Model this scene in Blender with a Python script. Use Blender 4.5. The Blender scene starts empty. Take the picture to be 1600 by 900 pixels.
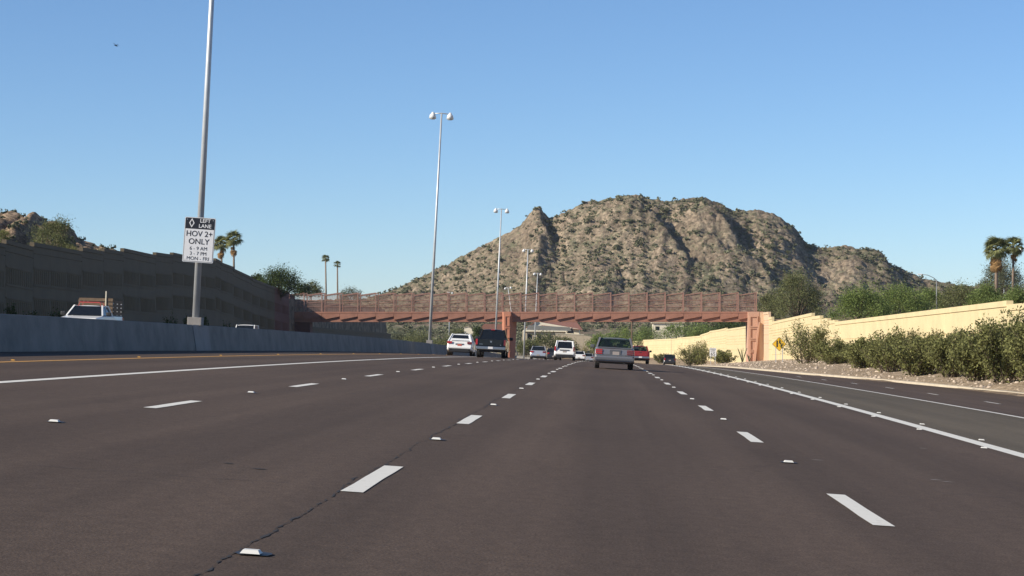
import bpy, bmesh, math, random
import numpy as np
from mathutils import Vector, Matrix, Quaternion
random.seed(7); rng = np.random.default_rng(11)
R = math.radians
sc = bpy.context.scene

# ------------------------------------------------------------------ camera
F = 3440.9; YAW = 0.03964; PITCH = 0.02166; CAMH = 1.182
cam = bpy.data.objects.new('camera', bpy.data.cameras.new('camera'))
sc.collection.objects.link(cam)
cam.location = (0, 0, CAMH); cam.rotation_euler = (math.pi/2 + PITCH, 0, YAW)
cam.data.sensor_width = 36; cam.data.lens = F/1600*36
cam.data.clip_start = 0.1; cam.data.clip_end = 12000
sc.camera = cam

# ------------------------------------------------------------------ sky, sun, exposure
SUN_EL = R(29); SUN_BACK = R(64)       # sun: to the left of the road and a little behind the camera
SD = Vector((-math.sin(SUN_BACK)*math.cos(SUN_EL), -math.cos(SUN_BACK)*math.cos(SUN_EL), math.sin(SUN_EL)))
w = bpy.data.worlds.new('World'); sc.world = w; w.use_nodes = True
nt = w.node_tree; bg = nt.nodes['Background']
sky = nt.nodes.new('ShaderNodeTexSky'); sky.sky_type = 'NISHITA'; sky.sun_disc = False
sky.sun_elevation = SUN_EL; sky.sun_rotation = math.atan2(SD.x, SD.y)
sky.air_density = 1.0; sky.dust_density = 0.0; sky.ozone_density = 6.0; sky.altitude = 2000
nt.links.new(sky.outputs[0], bg.inputs[0]); bg.inputs[1].default_value = 0.098
sl = bpy.data.lights.new('sun', 'SUN'); sl.energy = 5.0; sl.angle = R(0.53); sl.color = (1.0, 0.91, 0.77)
so = bpy.data.objects.new('sun', sl); sc.collection.objects.link(so); so.location = (-60, -30, 60)
so.rotation_euler = SD.to_track_quat('Z', 'Y').to_euler()
vs = sc.view_settings; vs.view_transform = 'Standard'; vs.look = 'None'; vs.exposure = 0.42; vs.gamma = 1.0
vs.use_curve_mapping = False
try: sc.cycles.use_denoising = True
except Exception: pass
sc.cycles.transparent_max_bounces = 24; sc.cycles.max_bounces = 6

# ------------------------------------------------------------------ helpers
col = sc.collection
def at(x, y, Y):
    dx = (x-800)/F; dz = (450-y)/F
    cp, sp = math.cos(PITCH), math.sin(PITCH)
    a, b, c = dx, cp-dz*sp, sp+dz*cp
    ca, sa = math.cos(YAW), math.sin(YAW)
    X, Yy = ca*a-sa*b, sa*a+ca*b
    t = Y/Yy
    return Vector((X*t, Y, CAMH+c*t))

def mat(name, base, rough=0.8, metal=0.0, var=0.0, scale=2.0, base2=None, bump=0.0, bscale=None, island=0.0, alpha=None, spec=0.5, coat=0.0, detail=6):
    m = bpy.data.materials.new(name); m.use_nodes = True
    n = m.node_tree.nodes; L = m.node_tree.links; p = n['Principled BSDF']
    p.inputs['Roughness'].default_value = rough; p.inputs['Metallic'].default_value = metal
    p.inputs['Specular IOR Level'].default_value = spec
    if coat: p.inputs['Coat Weight'].default_value = coat
    c4 = (*base, 1); p.inputs['Base Color'].default_value = c4
    last = None
    if var > 0 or base2 is not None:
        tc = n.new('ShaderNodeTexCoord'); no = n.new('ShaderNodeTexNoise')
        no.inputs['Scale'].default_value = scale; no.inputs['Detail'].default_value = detail; no.inputs['Roughness'].default_value = 0.65
        L.new(tc.outputs['Object'], no.inputs['Vector'])
        r = n.new('ShaderNodeValToRGB'); r.color_ramp.elements[0].position = 0.32 if name != 'white_paint' else 0.26; r.color_ramp.elements[1].position = 0.68 if name != 'white_paint' else 0.42
        if base2 is None:
            a = [c*(1-var) for c in base]; b = [min(1, c*(1+var)) for c in base]
        else: a, b = base, base2
        r.color_ramp.elements[0].color = (*a, 1); r.color_ramp.elements[1].color = (*b, 1)
        L.new(no.outputs['Fac'], r.inputs['Fac']); last = r.outputs[0]
    if island > 0:
        g = n.new('ShaderNodeNewGeometry'); mr = n.new('ShaderNodeMapRange')
        mr.inputs['To Min'].default_value = 1-island; mr.inputs['To Max'].default_value = 1+island
        L.new(g.outputs['Random Per Island'], mr.inputs['Value'])
        mx = n.new('ShaderNodeMix'); mx.data_type = 'RGBA'; mx.blend_type = 'MULTIPLY'; mx.inputs['Factor'].default_value = 1
        if last: L.new(last, mx.inputs['A'])
        else: mx.inputs['A'].default_value = c4
        cb = n.new('ShaderNodeCombineColor')
        for k in range(3): L.new(mr.outputs[0], cb.inputs[k])
        L.new(cb.outputs[0], mx.inputs['B']); last = mx.outputs['Result']
    if last: L.new(last, p.inputs['Base Color'])
    if bump > 0:
        tc = n.new('ShaderNodeTexCoord'); no = n.new('ShaderNodeTexNoise'); no.inputs['Scale'].default_value = bscale or scale*4
        no.inputs['Detail'].default_value = 5; L.new(tc.outputs['Object'], no.inputs['Vector'])
        b = n.new('ShaderNodeBump'); b.inputs['Strength'].default_value = bump; b.inputs['Distance'].default_value = 0.05
        L.new(no.outputs['Fac'], b.inputs['Height']); L.new(b.outputs[0], p.inputs['Normal'])
    if alpha is not None: p.inputs['Alpha'].default_value = alpha
    return m

def leafmat(name, c, island=0.45, trans=0.25):
    m = mat(name, c, rough=0.75, var=0.25, scale=0.7, island=island, spec=0.2)
    n = m.node_tree.nodes; L = m.node_tree.links; p = n['Principled BSDF']
    src = p.inputs['Base Color'].links[0].from_socket
    t = n.new('ShaderNodeBsdfTranslucent'); L.new(src, t.inputs[0])
    mx = n.new('ShaderNodeMixShader'); mx.inputs[0].default_value = trans
    L.new(p.outputs[0], mx.inputs[1]); L.new(t.outputs[0], mx.inputs[2])
    L.new(mx.outputs[0], n['Material Output'].inputs[0])
    return m

def glass(name, tint, clear):
    m = bpy.data.materials.new(name); m.use_nodes = True
    n = m.node_tree.nodes; L = m.node_tree.links; p = n['Principled BSDF']
    p.inputs['Base Color'].default_value = (*tint, 1); p.inputs['Roughness'].default_value = 0.06; p.inputs['Specular IOR Level'].default_value = 0.3
    t = n.new('ShaderNodeBsdfTransparent'); t.inputs[0].default_value = (0.75, 0.85, 0.82, 1)
    mx = n.new('ShaderNodeMixShader'); mx.inputs[0].default_value = clear
    L.new(p.outputs[0], mx.inputs[1]); L.new(t.outputs[0], mx.inputs[2]); L.new(mx.outputs[0], n['Material Output'].inputs[0])
    return m

def mesh(name, v, f, smooth=False):
    me = bpy.data.meshes.new(name)
    me.from_pydata([tuple(p) for p in v], [], [tuple(q) for q in f]); me.update()
    if smooth: me.polygons.foreach_set('use_smooth', [True]*len(me.polygons))
    return me

def fast_mesh(name, v, q, smooth=False):
    """v (n,3) array, q (m,k) array of faces with k corners"""
    me = bpy.data.meshes.new(name); v = np.asarray(v, np.float32); q = np.asarray(q, np.int32)
    k = q.shape[1]; m = len(q)
    me.vertices.add(len(v)); me.vertices.foreach_set('co', v.ravel())
    me.loops.add(m*k); me.loops.foreach_set('vertex_index', q.ravel())
    me.polygons.add(m); me.polygons.foreach_set('loop_start', np.arange(0, m*k, k, dtype=np.int32))
    if smooth: me.polygons.foreach_set('use_smooth', np.ones(m, bool))
    me.update(calc_edges=True); me.validate()
    return me

def link(name, me, material=None, parent=None):
    if material is not None and len(me.materials) == 0: me.materials.append(material)
    o = bpy.data.objects.new(name, me); col.objects.link(o)
    if parent: o.parent = parent
    return o

def tag(o, label=None, cat=None, group=None, kind=None):
    if label: o['label'] = label
    if cat: o['category'] = cat
    if group: o['group'] = group
    if kind: o['kind'] = kind
    return o

def empty(name, loc=(0, 0, 0), rz=0.0, label=None, cat=None, group=None):
    o = bpy.data.objects.new(name, None); o.empty_display_size = 0.3; col.objects.link(o)
    o.location = loc; o.rotation_euler = (0, 0, rz); tag(o, label, cat, group); return o

class MB:
    def __init__(s): s.v = []; s.f = []
    def add(s, v, f):
        o = len(s.v); s.v += [tuple(p) for p in v]; s.f += [tuple(i+o for i in q) for q in f]; return s
    def box(s, c, d, rot=None):
        x, y, z = d[0]/2, d[1]/2, d[2]/2
        p = [Vector(q) for q in ((-x,-y,-z),(x,-y,-z),(x,y,-z),(-x,y,-z),(-x,-y,z),(x,-y,z),(x,y,z),(-x,y,z))]
        if rot is not None: p = [rot @ q for q in p]
        return s.add([(q.x+c[0], q.y+c[1], q.z+c[2]) for q in p], [(0,3,2,1),(4,5,6,7),(0,1,5,4),(1,2,6,5),(2,3,7,6),(3,0,4,7)])
    def bar(s, a, b, w, h=None):
        a = Vector(a); b = Vector(b); d = b-a; L = d.length
        if L < 1e-6: return s
        rot = d.to_track_quat('Y', 'Z').to_matrix()
        return s.box((a+b)/2, (w, L, h or w), rot)
    def tube(s, pts, rad, n=8, cap=True):
        pts = [Vector(p) for p in pts]; rings = []
        for i, p in enumerate(pts):
            d = (pts[min(i+1, len(pts)-1)]-pts[max(i-1, 0)])
            if d.length < 1e-9: d = Vector((0, 0, 1))
            q = d.to_track_quat('Z', 'X'); r = rad[i] if hasattr(rad, '__len__') else rad
            rings.append([p+q @ Vector((r*math.cos(2*math.pi*k/n), r*math.sin(2*math.pi*k/n), 0)) for k in range(n)])
        v = [p for r in rings for p in r]; f = []
        for i in range(len(pts)-1):
            for k in range(n):
                f.append((i*n+k, i*n+(k+1) % n, (i+1)*n+(k+1) % n, (i+1)*n+k))
        if cap: f.append(tuple(range(n-1, -1, -1))); f.append(tuple((len(pts)-1)*n+k for k in range(n)))
        return s.add(v, f)
    def prism(s, poly, a, b, fn):
        """extrude polygon (list of 2-tuples) from a to b; fn(p, q, t) -> xyz"""
        n = len(poly); v = [fn(p, q, a) for p, q in poly]+[fn(p, q, b) for p, q in poly]
        f = [tuple(range(n-1, -1, -1)), tuple(range(n, 2*n))]+[(i, (i+1) % n, n+(i+1) % n, n+i) for i in range(n)]
        return s.add(v, f)
    def build(s, name, material, parent=None, smooth=False, bevel=0):
        me = mesh(name, s.v, s.f, smooth)
        bm = bmesh.new(); bm.from_mesh(me)
        if bevel: bmesh.ops.bevel(bm, geom=list(bm.edges), offset=bevel, segments=2, affect='EDGES', clamp_overlap=True, profile=0.6)
        bmesh.ops.recalc_face_normals(bm, faces=list(bm.faces)); bm.to_mesh(me); bm.free()
        return link(name, me, material, parent)

def vnoise(x, y, seed=0):
    xi = np.floor(x).astype(np.int64); yi = np.floor(y).astype(np.int64); fx = x-xi; fy = y-yi
    def h(a, b):
        n = (a*374761393+b*668265263+seed*974711) & 0x7fffffff
        n = ((n ^ (n >> 13))*1274126177) & 0x7fffffff
        return ((n ^ (n >> 16)) & 0xffff)/65535.0
    sx = fx*fx*(3-2*fx); sy = fy*fy*(3-2*fy)
    a = h(xi, yi)*(1-sx)+h(xi+1, yi)*sx; b = h(xi, yi+1)*(1-sx)+h(xi+1, yi+1)*sx
    return a*(1-sy)+b*sy
def fbm(x, y, o=5, seed=0, g=0.5):
    t = 0; a = 1; s = 0
    for k in range(o): t = t+a*vnoise(x*2**k, y*2**k, seed+k*17); s += a; a *= g
    return t/s
def ridged(x, y, o=5, seed=0, g=0.5):
    t = 0; a = 1; s = 0
    for k in range(o): t = t+a*(1-abs(2*vnoise(x*2**k, y*2**k, seed+k*17)-1)); s += a; a *= g
    return t/s

# ------------------------------------------------------------------ road geometry
def bank(s): return max(0.02, 0.06635-0.000118*s) if s > 0 else 0.06635
def zc(s):
    if s <= 330: return -3.05e-5*s*s
    d = s-330
    return -3.32-0.0201*(d-d*d/300) if d < 150 else -4.83
def xc(s):
    if s < 0: return 0.0
    if s <= 300: x = 1.4e-5*s*s
    else: x = 1.26+0.0084*(min(s, 430)-300)
    if s > 430:
        e = min(s, 720); x -= (e-430)**2/1240.0
        if s > 720: x -= (s-720)*290/620*0.0
    return x
UB = -14.85                       # median barrier centre
def road(s, u, dz=0.0):
    z = zc(s)-bank(s)*u if u > -15.5 else zc(s)+bank(s)*15.5+0.5*bank(s)*(-15.5-u)
    return Vector((u+xc(s), s, z+dz))
def edge(s):
    return float(np.interp(s, [-80, 60, 85, 101, 120, 133, 160, 220, 320, 700], [17.2, 16.9, 16.3, 15.5, 13.7, 11.9, 10.9, 10.5, 10.4, 10.4]))
UW = 21.95; UL = -44.9             # right and left walls
def s_for_x(x, u):
    """distance along the road at which a line with offset u crosses image column x"""
    best = None
    for s in np.arange(30, 700, 0.5):
        d = abs(800+F*((u+xc(s))*math.cos(YAW)+s*math.sin(YAW))/(s*math.cos(YAW))-x)
        if best is None or d < best[0]: best = (d, s)
    return float(best[1])

# ------------------------------------------------------------------ materials
def asphalt(name, c1, c2, streak=0.17):
    m = bpy.data.materials.new(name); m.use_nodes = True
    n = m.node_tree.nodes; L = m.node_tree.links; p = n['Principled BSDF']; p.inputs['Roughness'].default_value = 0.85; p.inputs['Specular IOR Level'].default_value = 0.16
    uv = n.new('ShaderNodeUVMap'); uv.uv_map = 'lane'
    def noise(sx, sy, d=6, rough=0.6):
        mp = n.new('ShaderNodeMapping'); mp.inputs['Scale'].default_value = (sx, sy, 1); L.new(uv.outputs[0], mp.inputs[0])
        t = n.new('ShaderNodeTexNoise'); t.inputs['Scale'].default_value = 1; t.inputs['Detail'].default_value = d; t.inputs['Roughness'].default_value = rough
        L.new(mp.outputs[0], t.inputs['Vector']); return t.outputs['Fac']
    def mult(a, fac, lo, hi, p0=0.3, p1=0.7):
        r = n.new('ShaderNodeMapRange'); r.inputs['From Min'].default_value = p0; r.inputs['From Max'].default_value = p1
        r.inputs['To Min'].default_value = lo; r.inputs['To Max'].default_value = hi; L.new(fac, r.inputs[0])
        mx = n.new('ShaderNodeVectorMath'); mx.operation = 'SCALE'; L.new(a, mx.inputs[0]); L.new(r.outputs[0], mx.inputs['Scale']); return mx.outputs[0]
    mixc = n.new('ShaderNodeMix'); mixc.data_type = 'RGBA'; mixc.inputs['A'].default_value = (*c1, 1); mixc.inputs['B'].default_value = (*c2, 1)
    L.new(noise(0.25, 0.02), mixc.inputs['Factor'])
    c = mixc.outputs['Result']
    c = mult(c, noise(1.1, 0.012, 3), 1-streak, 1+streak)          # wheel tracks along the lanes
    c = mult(c, noise(0.22, 0.08, 4), 0.88, 1.12)
    sx = n.new('ShaderNodeSeparateXYZ'); L.new(uv.outputs[0], sx.inputs[0])
    ma = n.new('ShaderNodeMath'); ma.operation = 'MULTIPLY_ADD'; ma.inputs[1].default_value = 2*math.pi/1.83; ma.inputs[2].default_value = 1.706*2*math.pi/1.83; L.new(sx.outputs[0], ma.inputs[0])
    co = n.new('ShaderNodeMath'); co.operation = 'COSINE'; L.new(ma.outputs[0], co.inputs[0])
    c = mult(c, co.outputs[0], 1.045, 0.955, -1, 1)                  # polished wheel paths, oil-darkened lane centres
    c = mult(c, noise(0.9, 0.30, 5, 0.75), 0.80, 1.06, 0.24, 0.42)  # scattered dark stains
    c = mult(c, noise(60, 45, 3, 0.85), 0.40, 1.62)                 # aggregate
    c = mult(c, noise(9, 5, 4, 0.85), 0.80, 1.22)
    L.new(c, p.inputs['Base Color'])
    b = n.new('ShaderNodeBump'); b.inputs['Strength'].default_value = 0.35; b.inputs['Distance'].default_value = 0.01
    L.new(noise(70, 70, 3), b.inputs['Height']); L.new(b.outputs[0], p.inputs['Normal'])
    return m
M = {}
M['asphalt'] = asphalt('asphalt', (0.087, 0.0610, 0.0445), (0.074, 0.0535, 0.0395))
M['asphalt_grey'] = asphalt('asphalt_grey', (0.108, 0.088, 0.062), (0.094, 0.078, 0.056))
M['white_paint'] = mat('white_paint', (0.40, 0.37, 0.31), 0.6, base2=(0.74, 0.71, 0.62), scale=9, detail=10)
M['yellow_paint'] = mat('yellow_paint', (0.62, 0.32, 0.05), 0.6, var=0.15, scale=3)
M['ceramic'] = mat('ceramic', (0.66, 0.65, 0.60), 0.5)
M['tar'] = mat('tar', (0.02, 0.02, 0.022), 0.5)
M['scuff'] = mat('scuff', (0.20, 0.18, 0.16), 0.9)
M['crack'] = mat('crack', (0.022, 0.02, 0.02), 0.9)
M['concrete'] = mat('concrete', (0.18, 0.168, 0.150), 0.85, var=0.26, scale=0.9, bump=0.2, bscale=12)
M['concrete_light'] = mat('concrete_light', (0.24, 0.225, 0.21), 0.85, var=0.12, scale=1.5, bump=0.2, bscale=12)
M['kerb'] = mat('kerb', (0.50, 0.43, 0.32), 0.85, var=0.12, scale=1.5)
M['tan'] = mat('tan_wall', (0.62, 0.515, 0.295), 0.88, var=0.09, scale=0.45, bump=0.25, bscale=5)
M['tan_dark'] = mat('tan_wall_shaded', (0.118, 0.092, 0.058), 0.88, var=0.1, scale=0.5, bump=0.25, bscale=5)  # left wall: same tan, with its shade put into a darker base colour
M['salmon'] = mat('salmon_wall', (0.50, 0.30, 0.21), 0.88, var=0.07, scale=0.5, bump=0.2, bscale=5)
M['salmon_light'] = mat('salmon_light_wall', (0.62, 0.44, 0.29), 0.88, var=0.07, scale=0.5, bump=0.2, bscale=5)
M['rust'] = mat('rust_paint', (0.32, 0.150, 0.102), 0.65, var=0.16, scale=0.8)
M['rust_pier'] = mat('rust_pier', (0.46, 0.20, 0.125), 0.85, var=0.08, scale=0.6)
M['rust_rail'] = mat('rust_rail', (0.30, 0.17, 0.13), 0.6, var=0.10, scale=0.8)
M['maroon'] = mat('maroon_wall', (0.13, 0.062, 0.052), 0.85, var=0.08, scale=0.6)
M['screen'] = mat('rust_mesh', (0.27, 0.17, 0.135), 0.7, alpha=0.30)
M['galv'] = mat('galvanised_steel', (0.50, 0.52, 0.53), 0.45, 0.3, var=0.1, scale=1.5)
M['pole_grey'] = mat('pole_grey', (0.22, 0.23, 0.23), 0.6)
M['lampw'] = mat('lamp_housing', (0.72, 0.72, 0.70), 0.4)
M['sign_white'] = mat('sign_white', (0.74, 0.74, 0.74), 0.45)
M['sign_black'] = mat('sign_black', (0.015, 0.016, 0.022), 0.45)
M['sign_back'] = mat('sign_aluminium', (0.55, 0.56, 0.56), 0.4, 0.6)
M['sign_yellow'] = mat('sign_yellow', (0.85, 0.50, 0.02), 0.45)
M['wood'] = mat('wood', (0.16, 0.11, 0.07), 0.9, var=0.25, scale=6)
M['trunk'] = mat('bark', (0.12, 0.09, 0.065), 0.95, var=0.3, scale=4)
M['palm_trunk'] = mat('palm_trunk', (0.20, 0.15, 0.11), 0.95, var=0.25, scale=5)
M['leaf_creosote'] = leafmat('creosote_leaf', (0.190, 0.195, 0.072), 0.55, 0.35)
M['leaf_dry'] = leafmat('dry_leaf', (0.26, 0.24, 0.11))
M['leaf_green'] = leafmat('mesquite_leaf', (0.180, 0.230, 0.070), 0.45, 0.38)
M['leaf_olive'] = leafmat('olive_leaf', (0.145, 0.155, 0.065), 0.45, 0.3)
M['leaf_grey'] = leafmat('grey_leaf', (0.13, 0.14, 0.085))
M['leaf_dark'] = leafmat('dark_leaf', (0.055, 0.080, 0.022))
M['leaf_palm'] = leafmat('palm_leaf', (0.18, 0.19, 0.075), 0.35, 0.3)
M['leaf_dead'] = leafmat('dead_frond', (0.34, 0.21, 0.09), 0.35)
M['leaf_scrub'] = leafmat('scrub_leaf', (0.185, 0.19, 0.115), 0.4)
M['roof_red'] = mat('roof_tile', (0.22, 0.10, 0.072), 0.85, var=0.15, scale=2)
M['stucco'] = mat('stucco', (0.72, 0.65, 0.50), 0.9, var=0.05, scale=1)
M['stucco_tan'] = mat('stucco_tan', (0.42, 0.35, 0.25), 0.9, var=0.06, scale=1)
M['grey_roof'] = mat('grey_roof', (0.17, 0.17, 0.16), 0.85, var=0.12, scale=1)
M['tyre'] = mat('tyre', (0.018, 0.018, 0.019), 0.85)
M['rim'] = mat('rim', (0.45, 0.45, 0.46), 0.35, 0.8)
M['black_plastic'] = mat('black_plastic', (0.02, 0.02, 0.022), 0.55)
M['interior'] = mat('interior', (0.045, 0.043, 0.042), 0.8)
M['chrome'] = mat('chrome', (0.42, 0.42, 0.41), 0.32, 0.9)
M['red_lens'] = mat('red_lens', (0.42, 0.018, 0.022), 0.22, coat=0.4)
M['dark_lens'] = mat('dark_red_lens', (0.16, 0.012, 0.016), 0.25, coat=0.4)  # shaded copy of the red lens for right-hand tail lights; also high brake lights
M['amber_lens'] = mat('clear_lens', (0.75, 0.72, 0.68), 0.2)
M['plate'] = mat('plate', (0.36, 0.31, 0.28), 0.5)
M['plate_red'] = mat('plate_red', (0.50, 0.14, 0.10), 0.5)
M['glass_dark'] = glass('tinted_glass', (0.012, 0.016, 0.022), 0.10)
M['glass_clear'] = glass('clear_glass', (0.02, 0.03, 0.035), 0.68)
def paint(name, c, metal=0.0, rough=0.3): return mat(name, c, rough, metal, coat=0.25, spec=0.35)
M['p_white'] = paint('white_car_paint', (0.74, 0.74, 0.72))
M['p_black'] = paint('black_car_paint', (0.008, 0.009, 0.011), 0, 0.22)
M['p_grey'] = paint('grey_car_paint', (0.215, 0.210, 0.222), 0.35, 0.34)
M['p_silver'] = paint('silver_car_paint', (0.52, 0.53, 0.55), 0.5, 0.32)
M['p_red'] = paint('red_car_paint', (0.26, 0.020, 0.024), 0.0, 0.3)
M['p_dark'] = paint('dark_car_paint', (0.035, 0.038, 0.045), 0.2, 0.3)
M['p_greydark'] = paint('dark_grey_bumper', (0.12, 0.12, 0.13), 0.2, 0.4)
M['red_steel'] = mat('red_steel', (0.5, 0.07, 0.06), 0.5)

def rockmat(name, a, b, dark, sc1, cover=None):
    m = bpy.data.materials.new(name); m.use_nodes = True
    n = m.node_tree.nodes; L = m.node_tree.links; p = n['Principled BSDF']; p.inputs['Roughness'].default_value = 0.95; p.inputs['Specular IOR Level'].default_value = 0.1
    tc = n.new('ShaderNodeTexCoord')
    def noise(s, d=6, r=0.65):
        t = n.new('ShaderNodeTexNoise'); t.inputs['Scale'].default_value = s; t.inputs['Detail'].default_value = d; t.inputs['Roughness'].default_value = r
        L.new(tc.outputs['Object'], t.inputs['Vector']); return t.outputs['Fac']
    r1 = n.new('ShaderNodeValToRGB'); r1.color_ramp.elements[0].position = 0.36; r1.color_ramp.elements[1].position = 0.64
    r1.color_ramp.elements[0].color = (*a, 1); r1.color_ramp.elements[1].color = (*b, 1); L.new(noise(0.045*sc1), r1.inputs[0])
    r2 = n.new('ShaderNodeValToRGB'); r2.color_ramp.elements[0].position = 0.40; r2.color_ramp.elements[1].position = 0.56
    r2.color_ramp.elements[0].color = (1, 1, 1, 1); r2.color_ramp.elements[1].color = (0, 0, 0, 1); L.new(noise(0.5*sc1, 4, 0.8), r2.inputs[0])
    mx = n.new('ShaderNodeMix'); mx.data_type = 'RGBA'; mx.inputs['B'].default_value = (*dark, 1)
    s = n.new('ShaderNodeMath'); s.operation = 'MULTIPLY'; s.inputs[1].default_value = 0.75; L.new(r2.outputs[0], s.inputs[0])
    L.new(r1.outputs[0], mx.inputs['A']); L.new(s.outputs[0], mx.inputs['Factor'])
    if cover:                                                # dry grass and low brush between the stones
        cr_ = n.new('ShaderNodeValToRGB'); cr_.color_ramp.elements[0].position = 0.41; cr_.color_ramp.elements[1].position = 0.55; L.new(noise(0.11, 7, 0.7), cr_.inputs[0])
        mc = n.new('ShaderNodeMix'); mc.data_type = 'RGBA'; mc.inputs['B'].default_value = (*cover, 1)
        sm = n.new('ShaderNodeMath'); sm.operation = 'MULTIPLY'; L.new(cr_.outputs[0], sm.inputs[0])
        ge = n.new('ShaderNodeNewGeometry'); sz_ = n.new('ShaderNodeSeparateXYZ'); L.new(ge.outputs['True Normal'], sz_.inputs[0])
        ms_ = n.new('ShaderNodeMapRange'); ms_.inputs['From Min'].default_value = 0.60; ms_.inputs['From Max'].default_value = 0.82; ms_.inputs['To Min'].default_value = 0.15; ms_.inputs['To Max'].default_value = 0.85; L.new(sz_.outputs[2], ms_.inputs[0]); L.new(ms_.outputs[0], sm.inputs[1])
        L.new(sm.outputs[0], mc.inputs['Factor']); L.new(mx.outputs['Result'], mc.inputs['A']); mx = mc
    vor = n.new('ShaderNodeTexVoronoi'); vor.inputs['Scale'].default_value = 0.9*sc1; L.new(tc.outputs['Object'], vor.inputs['Vector'])
    mr = n.new('ShaderNodeMapRange'); mr.inputs['To Min'].default_value = 0.68; mr.inputs['To Max'].default_value = 1.38
    sp = n.new('ShaderNodeSeparateColor'); L.new(vor.outputs['Color'], sp.inputs[0]); L.new(sp.outputs[0], mr.inputs[0])
    ms = n.new('ShaderNodeVectorMath'); ms.operation = 'SCALE'; L.new(mx.outputs['Result'], ms.inputs[0]); L.new(mr.outputs[0], ms.inputs['Scale'])
    L.new(ms.outputs[0], p.inputs['Base Color'])
    bp = n.new('ShaderNodeBump'); bp.inputs['Strength'].default_value = 0.9; bp.inputs['Distance'].default_value = 0.8/sc1
    L.new(noise(0.6*sc1, 6, 0.75), bp.inputs['Height']); L.new(bp.outputs[0], p.inputs['Normal'])
    return m
M['rock'] = rockmat('mountain_rock', (0.195, 0.148, 0.108), (0.335, 0.265, 0.190), (0.095, 0.076, 0.058), 1.0, (0.135, 0.136, 0.082))
M['rock_near'] = rockmat('hill_rock', (0.23, 0.155, 0.105), (0.36, 0.27, 0.185), (0.09, 0.065, 0.045), 3.0)
M['soil'] = rockmat('desert_soil', (0.26, 0.195, 0.13), (0.32, 0.245, 0.17), (0.16, 0.12, 0.085), 1.2)
M['gravel'] = rockmat('gravel', (0.33, 0.25, 0.165), (0.41, 0.325, 0.23), (0.19, 0.145, 0.10), 8.0)
M['stone'] = mat('stone', (0.42, 0.34, 0.26), 0.9, island=0.4)

# ------------------------------------------------------------------ wall top profiles, from the photograph's outline
def profile(pix, u):
    out = []
    for x, y in pix:
        s = s_for_x(x, u); out.append((s, at(x, y, s).z))
    return out
RW_near = [[(1900, 470), (1640, 478)], [(1640, 469), (1569, 476)], [(1563, 470), (1303, 503)], [(1302, 500), (1292, 501.5)], [(1291, 497), (1280, 498)], [(1279, 493), (1267, 494.5)], [(1266, 489), (1205, 503)], [(1204, 495), (1200, 496)], [(1199, 487.2), (1191.5, 488.4)]]
RW_far = [[(1168, 509.2), (1134, 514.4)], [(1133, 512.2), (1108, 517.2)], [(1107, 518.4), (1094, 523.2)], [(1093, 524.5), (1058, 527.6)], [(1057, 528.8), (1005, 531)], [(1004, 532.5), (950, 535)], [(949, 536), (890, 538)], [(889, 537), (840, 541)]]
LW = [[(-330, 338), (-130, 365)], [(-128, 357), (-2, 381)], [(-1, 374), (45, 385.7)], [(50, 379.3), (122, 392.7)], [(127, 387), (155, 392.7)], [(158, 388.7), (187, 393.3)], [(192, 388.7), (239, 398.7)], [(243, 395), (265, 398)], [(268, 395), (300, 402)], [(302, 399), (333, 407)], [(335, 404), (342, 408)], [(343, 410), (362, 417)], [(364, 420), (391, 433)], [(393, 435), (415, 444)], [(416, 444.5), (450, 456)]]
def close(ps):
    for a, b in zip(ps[:-1], ps[1:]): b[0] = (a[-1][0]+0.01, b[0][1])
    return ps
RWp = [profile(p, UW) for p in RW_near+RW_far]; LWp = close([profile(p, UL) for p in LW]); RWp = close(RWp[:9])+close(RWp[9:])
RWs = [q for p in RWp for q in p]; LWs = [q for p in LWp for q in p]
def rw_top(s): return float(np.interp(s, [q[0] for q in RWs], [q[1] for q in RWs]))
def lw_top(s): return float(np.interp(s, [q[0] for q in LWs], [q[1] for q in LWs]))

# ------------------------------------------------------------------ ground sheet
def verge(s, u):
    """height of the gravel verge between pavement edge and right wall"""
    e = edge(s); t = min(1, max(0, (u-e)/max(0.5, UW-e)))
    return road(s, e).z+0.10*min(1, t*8)+0.75*t
def ground_z(s, u):
    if u > UW+0.25:
        if s < 640: return rw_top(s)-0.9+min(0.02*(u-UW), 2.0)
        k = min(1, (s-640)/60); return (1-k)*(rw_top(640)-0.9)+k*(-3.6)
    if u < UL-0.25:
        if s < 440: return lw_top(s)-0.9
        k = min(1, (s-440)/12); return (1-k)*(lw_top(440)-0.9)+k*(-3.6)
    if u > edge(s): return verge(s, u)-0.06
    return road(s, u).z-0.10
ss = list(np.arange(-90, 720, 5.0))+list(np.geomspace(730, 6000, 26))
us = [-3500, -1800, -900, -450, -220, -120, -80, -60, UL-0.3, UL-0.2, -40, -30, -20, -15.5, -10, 0, 8, 10.2, 11.5, 13, 15, 17, 19, UW+0.2, UW+0.3, 26, 35, 60, 100, 200, 450, 900, 1800, 3500]
v = []
for s in ss:
    for u in us:
        if s > 720: v.append((u+xc(720), s, -3.6 if s < 900 else -4.5))
        else: v.append((u+xc(s), s, ground_z(s, u)))
nu = len(us); q = [(i*nu+j, i*nu+j+1, (i+1)*nu+j+1, (i+1)*nu+j) for i in range(len(ss)-1) for j in range(nu-1)]
tag(link('ground', fast_mesh('ground', v, q), M['soil']), kind='structure')

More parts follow.
